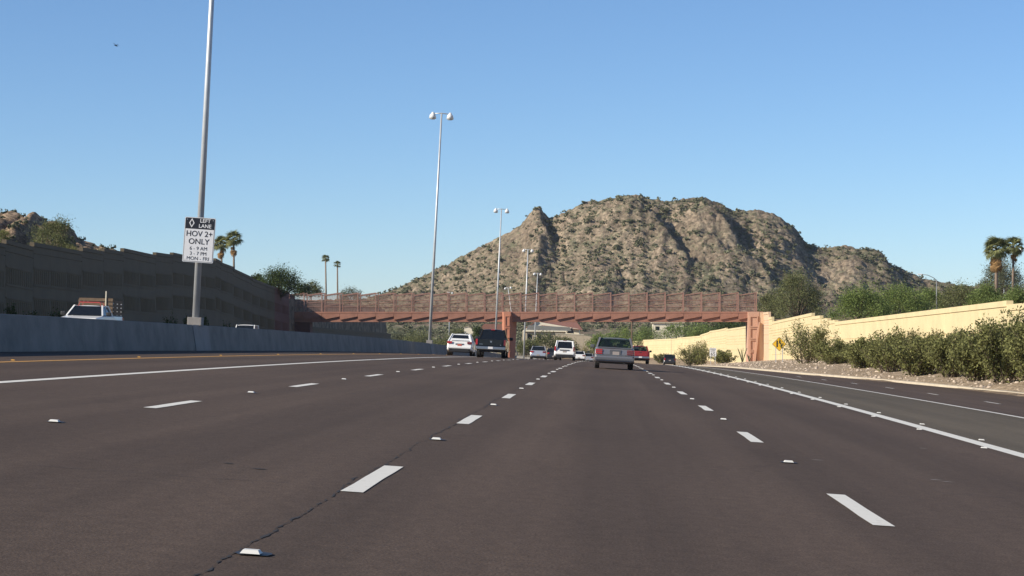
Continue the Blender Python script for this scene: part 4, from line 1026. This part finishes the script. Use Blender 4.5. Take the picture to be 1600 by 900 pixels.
# dark bushes at the foot of the left wall
for k, (x, wpx, yt, s) in enumerate([(6, 26, 481, 150), (38, 30, 484, 156), (84, 34, 486, 160), (262, 24, 496, 215), (290, 20, 497, 222), (318, 14, 500, 232), (352, 20, 508, 245)]):
    X = -42.6; Y = X*F/(x-936); z = road(Y, -43).z; h = at(x, yt, Y).z-z
    lab = ['dark shaded bush at the foot of the left wall, at the left edge', 'dark shaded bush at the wall foot, second from the left edge', 'dark shaded bush at the wall foot just left of the oncoming pickup', 'dark shaded bush at the wall foot left of the sign pole', 'dark shaded bush at the wall foot hard beside the sign pole', 'dark shaded bush at the wall foot just right of the sign pole', 'low dark bush at the wall foot left of the oncoming van'][k]
    creosote('wall_foot_bush', (X, Y, z), wpx*Y/F, h, lab, 'bushes at the foot of the left wall', 'leaf_dark', 16, 2200, 130+k, 0.16)

# palms
def frond_mesh(L, seed, dead=False):
    rd_ = random.Random(seed); V = []; Q = []; pet = L*0.45
    mbp = MB(); mbp.tube([(0, 0, 0), (pet*0.6, 0, 0.06*L), (pet, 0, 0.04*L)], [0.03, 0.022, 0.015], 4, False)
    V += mbp.v; Q += mbp.f
    n = 19
    for k in range(n):
        a = R(-80+160*k/(n-1)); ln = L*0.58*(0.75+0.25*math.cos(a))*rd_.uniform(.9, 1.08); w_ = 0.032*L
        o_ = len(V); base_ = Vector((pet, 0, 0.04*L)); d = Vector((math.cos(a), math.sin(a), 0.05)); sd = Vector((-math.sin(a), math.cos(a), 0))
        m1 = base_+d*ln*0.55+Vector((0, 0, 0.03*L)); tip = base_+d*ln+Vector((0, 0, -0.22*L if not dead else -0.3*L))
        V += [tuple(base_), tuple(m1+sd*w_), tuple(tip), tuple(m1-sd*w_)]; Q.append((o_, o_+1, o_+2, o_+3))
    return mesh('frond', V, Q)
def palm(x, ycrown, ybase, Y, crown_px, label, group, nf=34, skirt=10, lean=0.0, seed=0, tr_=0.17, trunk_to=None):
    rd_ = random.Random(seed); ct = at(x, ycrown, Y); b = at(x, ybase, Y); H = ct.z-b.z
    t = empty('palm_tree', b, 0, label, 'palm tree', group)
    MB().tube([(-lean*H, 0, -0.5), (-lean*H*0.45, 0, H*0.5), (0, 0, H)], [tr_*1.25, tr_, tr_*0.85], 10).build('trunk', M['palm_trunk'], t, True)
    L = crown_px*Y/F/2
    fm = frond_mesh(L, seed); fm.materials.append(M['leaf_palm']); dm_ = frond_mesh(L*0.8, seed+1, True); dm_.materials.append(M['leaf_dead'])
    for k in range(nf):
        o_ = link('frond', fm, None, t); el = R(80)-R(125)*((k+0.5)/nf)**0.85
        o_.location = (0, 0, H+rd_.uniform(-.15, .12)); o_.rotation_euler = (rd_.uniform(-.5, .5), -el, k*2.399+rd_.uniform(-.2, .2)); sc_ = rd_.uniform(.82, 1.08); o_.scale = (sc_,)*3
    for k in range(skirt):
        o_ = link('dead_frond', dm_, None, t); o_.location = (0, 0, H-0.2-rd_.random()*1.3); o_.rotation_euler = (rd_.uniform(-.4, .4), R(rd_.uniform(58, 84)), k*2.399)
    return t
PG = 'palms'
palm(1557, 391, 478, 300, 50, 'stout palm with brown hanging skirt of dead fronds at the right', PG, 40, 34, 0, 3, 0.22)
palm(1584, 386, 478, 300, 42, 'slim palm right of the skirted palm near the right edge', PG, 32, 4, 0.02, 4, 0.16)
palm(365, 374, 440, 330, 34, 'right-hand palm of the pair just right of the lane sign', PG, 34, 8, -0.01, 5, 0.15)
palm(345, 382, 440, 338, 34, 'left-hand palm of the pair, half behind the lane sign', PG, 34, 8, -0.05, 6, 0.15)
palm(508.5, 404, 492, 470, 17, 'taller of the two thin distant palms above the bridge', PG, 20, 0, -0.02, 7, 0.17)
palm(527, 413, 492, 470, 15, 'shorter of the two thin distant palms above the bridge', PG, 20, 0, -0.01, 8, 0.17)

# bird, far off in the sky
b = at(181, 71.5, 150); bd = MB()
bd.tube([(-.16, 0, 0), (-.08, 0, .02), (.06, 0, .01), (.17, 0, 0)], [0.01, .035, .035, .008], 8)
bd.add([(-.06, 0, .03), (.05, 0, .03), (.0, .22, .12), (-.05, .2, .12), (.02, .38, .06), (-.02, .38, .06)], [(0, 1, 2, 3), (3, 2, 4, 5)])
bd.add([(-.06, 0, .03), (.05, 0, .03), (.0, -.22, .12), (-.05, -.2, .12), (.02, -.38, .06), (-.02, -.38, .06)], [(1, 0, 3, 2), (2, 3, 5, 4)])
bo = bd.build('bird', M['p_dark']); bo.location = b; bo.rotation_euler = (0.3, 0.2, 0.9); tag(bo, 'tiny dark bird gliding high in the sky at the upper left', 'bird')
# ------------------------------------------------------------------ vehicles
def poly_inset(P, d):
    n = len(P); out = []
    area = sum(P[i][0]*P[(i+1) % n][1]-P[(i+1) % n][0]*P[i][1] for i in range(n)); sg_ = 1 if area > 0 else -1
    for i in range(n):
        a = Vector(P[i-1]); b = Vector(P[i]); c_ = Vector(P[(i+1) % n])
        e1 = (b-a); e2 = (c_-b)
        if e1.length < 1e-6: e1 = e2
        if e2.length < 1e-6: e2 = e1
        nn = (Vector((-e1.y, e1.x)).normalized()+Vector((-e2.y, e2.x)).normalized())
        if nn.length < 1e-3: nn = Vector((-e1.y, e1.x))
        out.append(tuple(b+nn.normalized()*d*sg_))
    return out
def body(top, L, W, gc, wy, wr, material, parent, taper=0.06, name='body'):
    """top: (y, z) outline from front to rear; wheel arches are cut into the lower edge"""
    P = []
    P.append((0.06, gc+0.10))
    for yw_ in wy:
        ra = wr+0.06
        zz = gc
        y0 = math.sqrt(max(0.01, ra*ra-(wr-zz)**2))
        a0 = math.atan2(zz-wr, -y0); a1 = math.atan2(zz-wr, y0)
        a0 = a0 if a0 > 0 else a0+2*math.pi
        for k in range(9):
            a = a0+(a1-a0)*k/8 if a1 < a0 else a0
            P.append((yw_+ra*math.cos(a), wr+ra*math.sin(a)))
    P.append((L-0.08, gc+0.08))
    P += top
    zmax = max(z for _, z in P)
    def lay(poly, hw):
        out = []
        for y, z in poly:
            g = 1-taper*abs(2*y/L-1)**4-0.05*max(0, (z-0.55)/max(0.2, zmax-0.55))**2
            out.append((hw*g, y-L/2, z))
        return out
    ins = poly_inset(P, 0.045); n = len(P)
    A_ = lay(ins, W/2); B_ = lay(P, W/2-0.075); v = []; f = []
    rings = [[(-x, y, z) for x, y, z in A_], [(-x, y, z) for x, y, z in B_], B_, A_]
    for r in rings: v += r
    for i in range(3):
        for j in range(n): f.append((i*n+j, i*n+(j+1) % n, (i+1)*n+(j+1) % n, (i+1)*n+j))
    f.append(tuple(range(n-1, -1, -1))); f.append(tuple(range(3*n, 4*n)))
    me = mesh(name, v, f); bm = bmesh.new(); bm.from_mesh(me); bmesh.ops.triangulate(bm, faces=[q_ for q_ in bm.faces if len(q_.verts) > 4]); bmesh.ops.recalc_face_normals(bm, faces=list(bm.faces)); bm.to_mesh(me); bm.free()
    return link(name, me, material, parent)
def cabin(t, L, yr, yrt, yft, yf, zb, zt_, wb, wt, m, gl, gl_rear=None, pillars=(0.5,), solid_rear=False, rear_h=(0.12, 0.90)):
    """roof, pillars and panes over the belt line"""
    h = L/2
    def C(s_, k, tz): # k 0 rear..1 front edge lines
        y = (yr+(yrt-yr)*tz if k == 0 else yf+(yft-yf)*tz)-h
        return Vector((s_*(wb+(wt-wb)*tz)/2, y, zb+(zt_-zb)*tz))
    rt = 0.10
    mb = MB(); nx = 6; ny = 4; v = []
    for j in range(ny+1):
        for i in range(nx+1):
            a = -1+2*i/nx; b_ = j/ny; y = yrt+(yft-yrt)*b_-h
            cr = (1-abs(a)**3)*0.05+(1-abs(2*b_-1)**3)*0.035
            v.append((a*wt/2, y, zt_-0.075+cr))
    nq = len(v); v += [(x, y, z-0.05) for x, y, z in v]
    f = [(j*(nx+1)+i, j*(nx+1)+i+1, (j+1)*(nx+1)+i+1, (j+1)*(nx+1)+i) for j in range(ny) for i in range(nx)]
    f += [tuple(nq+q_ for q_ in reversed(qd)) for qd in f]
    rim_ = [i for i in range(nx+1)]+[(j*(nx+1)+nx) for j in range(1, ny+1)]+[ny*(nx+1)+i for i in range(nx-1, -1, -1)]+[j*(nx+1) for j in range(ny-1, 0, -1)]
    for a, b_ in zip(rim_, rim_[1:]+rim_[:1]): f.append((a, b_, nq+b_, nq+a))
    mb.add(v, f); mb.build('roof', m, t, True)
    PB = lambda a, b_, w_, h_, nm='pillar': MB().bar(a, b_, w_, h_).build(nm, m, t)
    for s_ in (-1, 1):
        for k in (0, 1): PB(C(s_*0.985, k, -0.04), C(s_*0.985, k, 0.96), 0.075, 0.09)
        PB(C(s_*0.985, 0, 0.95), C(s_*0.985, 1, 0.95), 0.06, 0.06, 'roof_rail')
        for q_ in pillars:
            a = C(s_*0.985, 0, 0).lerp(C(s_*0.985, 1, 0), q_); b_ = C(s_*0.985, 0, 0.95).lerp(C(s_*0.985, 1, 0.95), q_); PB(a, b_, 0.05, 0.10)
    if solid_rear:                                         # tailgate panel around the rear window
        mb = MB(); a0, a1 = C(-0.99, 0, 0), C(0.99, 0, 0); b0, b1 = C(-0.99, 0, 0.95), C(0.99, 0, 0.95)
        for lo, hi, sl_, sh in ((0, rear_h[0]+0.02, 0, 1), (rear_h[1]-0.02, 1.0, 0, 1)):
            p = [a0.lerp(b0, lo), a1.lerp(b1, lo), a1.lerp(b1, hi), a0.lerp(b0, hi)]; mb.add(p+[q_+Vector((0, 0.05, 0)) for q_ in p], [(0,1,2,3),(7,6,5,4),(0,4,5,1),(1,5,6,2),(2,6,7,3),(3,7,4,0)])
        for x0, x1 in ((0, 0.09), (0.91, 1)):
            p = [a0.lerp(a1, x0), a0.lerp(a1, x1), b0.lerp(b1, x1), b0.lerp(b1, x0)]; p = [p[0].lerp(p[3], rear_h[0]), p[1].lerp(p[2], rear_h[0]), p[1].lerp(p[2], rear_h[1]), p[0].lerp(p[3], rear_h[1])]
            mb.add(p+[q_+Vector((0, 0.05, 0)) for q_ in p], [(0,1,2,3),(7,6,5,4),(0,4,5,1),(1,5,6,2),(2,6,7,3),(3,7,4,0)])
        mb.build('tailgate_frame', m, t)
    def pane(name, p, g, inset):
        c_ = sum(p, Vector())/4; p = [q_.lerp(c_, inset) for q_ in p]
        n_ = (p[1]-p[0]).cross(p[3]-p[0]).normalized()*0.008
        mb = MB(); mb.add([q_-n_ for q_ in p]+[q_+n_ for q_ in p], [(0,1,2,3),(7,6,5,4),(0,4,5,1),(1,5,6,2),(2,6,7,3),(3,7,4,0)]); mb.build(name, g, t)
    e = 0.93
    ra, rb_ = (rear_h if solid_rear else (0.02, e)); xr_ = 0.82 if solid_rear else 0.95
    rp = [C(-xr_, 0, ra), C(xr_, 0, ra), C(xr_*0.98, 0, rb_), C(-xr_*0.98, 0, rb_)]
    if solid_rear: rp = [q_+Vector((0, -0.012, 0)) for q_ in rp]
    pane('rear_window', rp, gl_rear or gl, 0.01)
    pane('windshield', [C(-0.95, 1, 0.02), C(0.95, 1, 0.02), C(0.95, 1, e), C(-0.95, 1, e)], gl, 0.01)
    ks = [0]+list(pillars)+[1]
    for s_ in (-1, 1):
        for a, b_ in zip(ks[:-1], ks[1:]):
            L_ = lambda k, tz: C(s_*0.99, 0, tz).lerp(C(s_*0.99, 1, tz), k)
            pane('side_window', [L_(a+0.02, 0.04), L_(b_-0.02, 0.04), L_(b_-0.02, 0.92), L_(a+0.02, 0.92)], gl, 0.02)
    # seats, visible through the glass
    mb = MB()
    for yy in (yr+(yf-yr)*0.30, yr+(yf-yr)*0.60):
        for s_ in (-1, 1):
            mb.box((s_*wb*0.22, yy-h, zb+(zt_-zb)*0.20), (wb*0.32, 0.16, (zt_-zb)*0.50)); mb.box((s_*wb*0.22, yy-h+0.02, zb+(zt_-zb)*0.58), (0.27, 0.12, 0.20))
    mb.build('seats', M['interior'], t)
def wheel(t, x, y, r, wd, rimm='rim'):
    s_ = 1 if x > 0 else -1
    ty = MB().tube([(x-wd/2, y, r), (x-wd/2+0.03, y, r), (x+wd/2-0.03, y, r), (x+wd/2, y, r)], [r-0.03, r, r, r-0.03], 20).build('wheel', M['tyre'], t)
    MB().tube([(x+s_*(wd/2-0.03), y, r), (x+s_*(wd/2+0.008), y, r)], [r*0.66, r*0.62], 16).build('rim', M[rimm], ty)
def bx(t, name, m, x, y, z, w_, d, h_, L, bev=0.012, rot=None, parent=None):
    o = MB().box((0, 0, 0), (w_, d, h_)).build(name, M[m], parent or t, bevel=bev); o.location = (x, y-L/2, z)
    if rot: o.rotation_euler = rot
    return o
def vehicle(name, label, cat, s, u, flip=False, dz=0.0, yaw=0.0, group='vehicles on the freeway'):
    t = empty(name, road(s, u, dz+0.012), 0, label, cat, group)
    gr = math.atan((zc(s+1)-zc(s-1))/2); bk = bank(s) if u > -15 else bank(s)/2
    mm = Matrix.Rotation(gr, 3, 'X') @ Matrix.Rotation(math.atan(bk), 3, 'Y') @ Matrix.Rotation((math.pi if flip else 0)+yaw, 3, 'Z')
    t.rotation_euler = mm.to_euler(); return t
def mirrors(t, W_, y, z, m, L):
    for s_ in (-1, 1):
        o = bx(t, 'mirror', m, s_*(W_/2+0.10), y, z, 0.20, 0.12, 0.15, L, 0.04)
def under(t, L, W_, gc, zt_=0.5): bx(t, 'underbody', 'black_plastic', 0, L/2, (gc+0.02+zt_)/2, W_*0.80, L*0.94, zt_-gc-0.02, L, 0.03)

# grey 1980s-90s sedan ahead in our lane
L, W_ = 5.0, 1.82
t = vehicle('sedan', 'boxy old grey four-door sedan driving straight ahead in our lane', 'car', 101, 0.50)
body([(L-0.02, 0.42), (L, 0.62), (L-0.06, 0.78), (3.55, 0.93), (3.35, 0.95), (1.15, 0.98), (0.95, 0.97), (0.10, 0.93), (0.02, 0.86), (0.0, 0.66), (0.02, 0.60), (-0.06, 0.57), (-0.07, 0.36), (0.0, 0.31)], L, W_, 0.26, (1.02, 3.75), 0.32, M['p_grey'], t, 0.035)
cabin(t, L, 1.05, 1.62, 2.75, 3.45, 0.955, 1.40, 1.62, 1.36, M['p_grey'], M['glass_clear'], None, (0.48,))
under(t, L, W_, 0.22)
for s_ in (-1, 1):
    tl = bx(t, 'tail_light', 'red_lens' if s_ < 0 else 'dark_lens', s_*0.70, 0.005, 0.76, 0.30, 0.05, 0.22, L, 0.012)  # right lamp takes the darker lens, its shade painted in
    for zz in (-0.045, 0.045): bx(t, 'trim_strip', 'p_grey', 0, L/2-0.028, zz, 0.31, 0.012, 0.012, L, 0, None, tl)
bx(t, 'plate_recess', 'p_greydark', 0.03, 0.006, 0.74, 0.52, 0.035, 0.24, L); bx(t, 'license_plate', 'plate', 0.06, -0.016, 0.71, 0.30, 0.012, 0.15, L, 0)
bx(t, 'bumper', 'p_greydark', 0, -0.05, 0.45, 1.76, 0.12, 0.13, L, 0.03); bx(t, 'trunk_trim', 'chrome', 0, -0.004, 0.615, 1.74, 0.02, 0.022, L, 0)
bx(t, 'trunk_lip', 'p_grey', 0, 0.07, 0.935, 1.50, 0.05, 0.02, L, 0.005); bx(t, 'parcel_shelf', 'interior', 0, 1.35, 0.985, 1.40, 0.5, 0.02, L, 0)
bx(t, 'paper_box', 'leaf_green', 0.47, 1.28, 1.05, 0.20, 0.12, 0.12, L, 0)
bx(t, 'rear_brake_light', 'dark_lens', 0.0, 1.22, 1.02, 0.2, 0.05, 0.05, L, 0)
bx(t, 'exhaust_pipe', 'black_plastic', 0.45, 0.0, 0.27, 0.07, 0.3, 0.07, L)
mirrors(t, W_, 3.15, 0.99, 'p_greydark', L)
for x in (-0.76, 0.76):
    for y in (1.02, 3.75): wheel(t, x, y-L/2, 0.32, 0.21)
for s_ in (-1, 1):
    for y in (1.75, 2.75): bx(t, 'door_handle', 'chrome', s_*(W_/2+0.0), y, 0.80, 0.02, 0.16, 0.03, L, 0)

def pickup(label, s, u, paint_, W_=2.0, H=1.88, flip=False, gl='glass_dark', gcl=0.42, name='pickup_truck', group='vehicles on the freeway', lift=0.0):
    L = 5.8; t = vehicle(name, label, 'pickup truck', s, u, flip, lift, group=group); wr = 0.40; bt = 1.24
    body([(L-0.02, 0.55), (L, 0.9), (L-0.08, 1.06), (4.55, 1.16), (4.35, 1.18), (2.15, 1.20), (2.10, bt), (0.06, bt), (0.03, bt-0.04), (0.0, 0.72), (0.04, 0.66), (0.06, 0.5)], L, W_, gcl, (1.25, 4.75), wr, M[paint_], t, 0.03)
    cabin(t, L, 2.15, 2.35, 3.55, 4.30, 1.19, H, W_*0.88, W_*0.68, M[paint_], M[gl], None, (0.52,))
    under(t, L, W_, gcl-0.08, 0.66)
    for x in (-0.80, 0.80):
        for y in (1.25, 4.75): wheel(t, x*W_/2.0, y-L/2, wr, 0.27)
    bx(t, 'bumper', 'chrome', 0, -0.10, 0.62, W_*0.95, 0.20, 0.20, L, 0.04)
    for s_ in (-1, 1): bx(t, 'tail_light', 'red_lens' if s_ < 0 else 'dark_lens', s_*(W_/2-0.10), -0.012, 1.00, 0.13, 0.05, 0.36, L)
    bx(t, 'tailgate', paint_, 0, -0.016, 0.99, W_*0.77, 0.05, 0.44, L, 0.02); bx(t, 'tailgate_handle', 'black_plastic', 0, -0.045, 1.12, 0.22, 0.02, 0.06, L, 0)
    bx(t, 'license_plate', 'sign_white', 0.0, -0.205, 0.64, 0.31, 0.01, 0.14, L, 0)
    bx(t, 'hitch', 'black_plastic', 0, -0.02, 0.46, 0.5, 0.16, 0.10, L)
    for s_ in (-1, 1): bx(t, 'mirror', 'black_plastic', s_*(W_/2+0.13), 4.05, 1.28, 0.24, 0.12, 0.20, L, 0.05)
    for s_ in (-1, 1):
        bx(t, 'headlight', 'amber_lens', s_*(W_/2-0.22), L-0.0, 0.90, 0.34, 0.05, 0.20, L)
        bx(t, 'bed_rail', 'black_plastic', s_*(W_/2-0.14), 1.08, bt+0.012, 0.14, 2.0, 0.03, L, 0.008)
    bx(t, 'grille', 'chrome', 0, L+0.005, 0.86, W_*0.5, 0.05, 0.26, L); bx(t, 'front_bumper', 'chrome', 0, L+0.02, 0.60, W_*0.94, 0.16, 0.2, L, 0.04)
    return t, L
t, L = pickup('black pickup truck with chrome bumper, left of the centre pier', 145, -7.35, 'p_black', 2.02, 1.86)
bx(t, 'emblem', 'chrome', 0.02, -0.048, 1.05, 0.12, 0.012, 0.14, L, 0.02); bx(t, 'lettering_badge', 'chrome', -0.62, -0.046, 0.86, 0.22, 0.008, 0.03, L, 0); bx(t, 'badge', 'chrome', 0.64, -0.046, 0.84, 0.05, 0.008, 0.05, L, 0)
bx(t, 'rear_brake_light', 'red_lens', 0, 2.28, 1.83, 0.26, 0.05, 0.05, L)
t, L = pickup('dark red pickup truck ahead of the grey sedan on its right', 222, 3.35, 'p_red', 1.9, 1.78, False, 'glass_clear', 0.36)
t, L = pickup('oncoming white pickup with red roof rack and wooden stake sides', 108, -25.3, 'p_white', 2.0, 1.70, True, 'glass_dark', 0.42, 'pickup_truck', 'oncoming vehicles', 0.22)
mb = MB()
for y in (2.55, 3.3): mb.tube([(-0.55, y-L/2, 1.68), (-0.5, y-L/2, 1.86), (0.5, y-L/2, 1.86), (0.55, y-L/2, 1.68)], 0.022, 6)
for x in (-0.5, 0.5): mb.tube([(x, 2.55-L/2, 1.86), (x, 3.3-L/2, 1.86)], 0.022, 6)
mb.build('roof_rack', M['red_steel'], t)
for x in (-0.88, 0.88):
    for k in range(4): bx(t, 'stake_board', 'wood', x, 1.0, 1.36+0.19*k, 0.04, 1.9, 0.14, L, 0)
for k in range(4): bx(t, 'stake_board', 'wood', 0.0, 1.98, 1.42+0.20*k, 1.7, 0.04, 0.15, L, 0)
bx(t, 'tarpaulin', 'stucco', -0.5, 2.02, 2.0, 0.05, 0.05, 0.9, L, 0)
for x in (-0.86, 0.86):
    for y in (0.1, 1.0, 1.9): bx(t, 'stake_post', 'sign_back', x, y, 1.6, 0.05, 0.05, 0.8, L, 0)

def suv(name, label, s, u, paint_, W_, H, L, yrt, flip=False, cat='car', lowdark=0.55, rear_h=(0.14, 0.9), gl='glass_dark', zb=1.0, tl=('red_lens', 'dark_lens'), tlz=0.98, tlw=0.18, tlh=0.36, lift=0.0, wr=0.36, plate='plate', group='vehicles on the freeway', wt=0.80, det=True):
    t = vehicle(name, label, cat, s, u, flip, lift, group=group)
    body([(L-0.02, 0.5), (L, 0.72), (L-0.12, 0.88), (L-1.15, zb-0.02), (L-1.35, zb), (0.16, zb+0.02), (0.05, zb-0.05), (-0.02, 0.72), (-0.05, 0.60), (0.0, 0.42)], L, W_, 0.30, (0.95, L-0.98), wr, M[paint_], t, 0.05)
    cabin(t, L, 0.10, yrt, L-2.15, L-1.25, zb+0.005, H, W_*0.90, W_*wt, M[paint_], M[gl], None, (0.34, 0.66), True, rear_h)
    under(t, L, W_, 0.22, 0.55)
    for x in (-1, 1):
        for y in (0.95, L-0.98): wheel(t, x*(W_/2-0.13), y-L/2, wr, 0.24)
    for i, s_ in enumerate((-1, 1)): bx(t, 'tail_light', tl[i], s_*(W_/2-0.06-tlw/2), 0.0, tlz, tlw, 0.10, tlh, L, 0.02)
    bx(t, 'lower_bumper', 'black_plastic', 0, -0.045, lowdark-0.10, W_*0.80, 0.12, 0.26, L, 0.04)
    bx(t, 'license_plate', plate, 0.0, -0.012, 0.80, 0.32, 0.03, 0.15, L, 0)
    mirrors(t, W_, L-1.7, zb+0.06, 'black_plastic', L)
    if det:
        bx(t, 'bumper', paint_, 0, -0.05, 0.60, W_*0.88, 0.10, 0.14, L, 0.04)
        for s_ in (-1, 1): bx(t, 'headlight', 'amber_lens', s_*(W_/2-0.30), L-0.06, 0.78, 0.34, 0.08, 0.16, L)
    return t, L
t, L = suv('coupe_suv', 'white sloping-backed coupe car in the far left lane beside the black pickup', 168, -10.95, 'p_white', 1.98, 1.64, 4.85, 1.15, zb=1.04, wt=0.66, rear_h=(0.42, 0.86), tlz=0.98, tlw=0.36, tlh=0.17, plate='plate_red', lowdark=0.50)
bx(t, 'spoiler_lip', 'p_white', 0, 0.18, 1.16, 1.35, 0.12, 0.03, L, 0.01); bx(t, 'plate_housing', 'p_greydark', 0, -0.005, 0.86, 0.62, 0.02, 0.10, L, 0)
for s_ in (-1, 1): bx(t, 'exhaust_pipe', 'black_plastic', s_*0.70, -0.11, 0.46, 0.16, 0.05, 0.10, L, 0.03)
t, L = suv('white_suv', 'tall white SUV ahead in the lane left of ours', 206, -3.85, 'p_white', 1.98, 1.84, 4.85, 0.42, wt=0.75, rear_h=(0.13, 0.86), tlz=1.06, tlw=0.14, tlh=0.42, lowdark=0.48)
bx(t, 'rear_brake_light', 'dark_lens', 0, 0.42, 1.83, 0.34, 0.05, 0.05, L); bx(t, 'plate_housing', 'p_greydark', 0, -0.0, 0.94, 0.9, 0.02, 0.09, L, 0)
def small_car(label, s, u, paint_, gl='glass_dark', H=1.45, W_=1.8, lift=0.0):
    L = 4.6; t = vehicle('sedan', label, 'car', s, u, False, lift)
    body([(L-0.02, 0.42), (L, 0.62), (L-0.1, 0.76), (3.5, 0.90), (3.3, 0.93), (0.85, 1.0), (0.12, 0.98), (0.03, 0.9), (-0.03, 0.62), (-0.04, 0.45), (0.02, 0.34)], L, W_, 0.26, (0.9, 3.65), 0.32, M[paint_], t, 0.07)
    cabin(t, L, 0.75, 1.45, 2.5, 3.4, 0.95, H, W_*0.88, W_*0.70, M[paint_], M[gl], None, (0.5,)); under(t, L, W_, 0.2)
    for x in (-0.76, 0.76):
        for y in (0.9, 3.65): wheel(t, x, y-L/2, 0.32, 0.21)
    for i, s_ in enumerate((-1, 1)): bx(t, 'tail_light', ('red_lens', 'dark_lens')[i], s_*0.66, -0.0, 0.84, 0.36, 0.07, 0.16, L, 0.02)
    bx(t, 'license_plate', 'plate', 0, -0.045, 0.50, 0.32, 0.03, 0.14, L, 0); bx(t, 'lower_bumper', 'black_plastic', 0, -0.02, 0.33, 1.4, 0.1, 0.14, L, 0.03)
    mirrors(t, W_, 3.0, 0.98, 'black_plastic', L); return t
small_car('silver sedan under the bridge just left of the tall white SUV', 236, -7.3, 'p_silver')
small_car('dark sedan half hidden between the silver sedan and the white SUV', 252, -6.1, 'p_dark')
small_car('small white sedan far ahead between the white SUV and the grey sedan', 300, -4.05, 'p_white', lift=0.25)
small_car('far silver car peeping right of the small white sedan', 335, -3.3, 'p_silver', lift=0.35)
small_car('far black car just left of the grey sedan', 352, -2.65, 'p_dark', lift=0.3)
suv('dark_suv', 'distant dark SUV at the crest on the right-hand lane', 346, 9.3, 'p_dark', 1.9, 1.75, 4.7, 0.45, lift=0.35)
suv('white_van', 'oncoming white van whose roof shows over the barrier right of the sign pole', 196, -32.2, 'p_white', 2.0, 2.25, 4.5, 0.2, True, 'van', zb=1.2, lift=0.05, rear_h=(0.2, 0.9), group='oncoming vehicles')

# ------------------------------------------------------------------ thin desert haze
hm = bpy.data.materials.new('haze'); hm.use_nodes = True
n = hm.node_tree.nodes; n.remove(n['Principled BSDF'])
pv_ = n.new('ShaderNodeVolumePrincipled'); pv_.inputs['Color'].default_value = (0.90, 0.94, 1.0, 1); pv_.inputs['Density'].default_value = 0.00005; pv_.inputs['Anisotropy'].default_value = 0.2
hm.node_tree.links.new(pv_.outputs[0], n['Material Output'].inputs['Volume'])
hz_ = MB().box((0, 2950, 40.0), (7600, 6400, 96.0)).build('haze', hm); tag(hz_, kind='stuff')
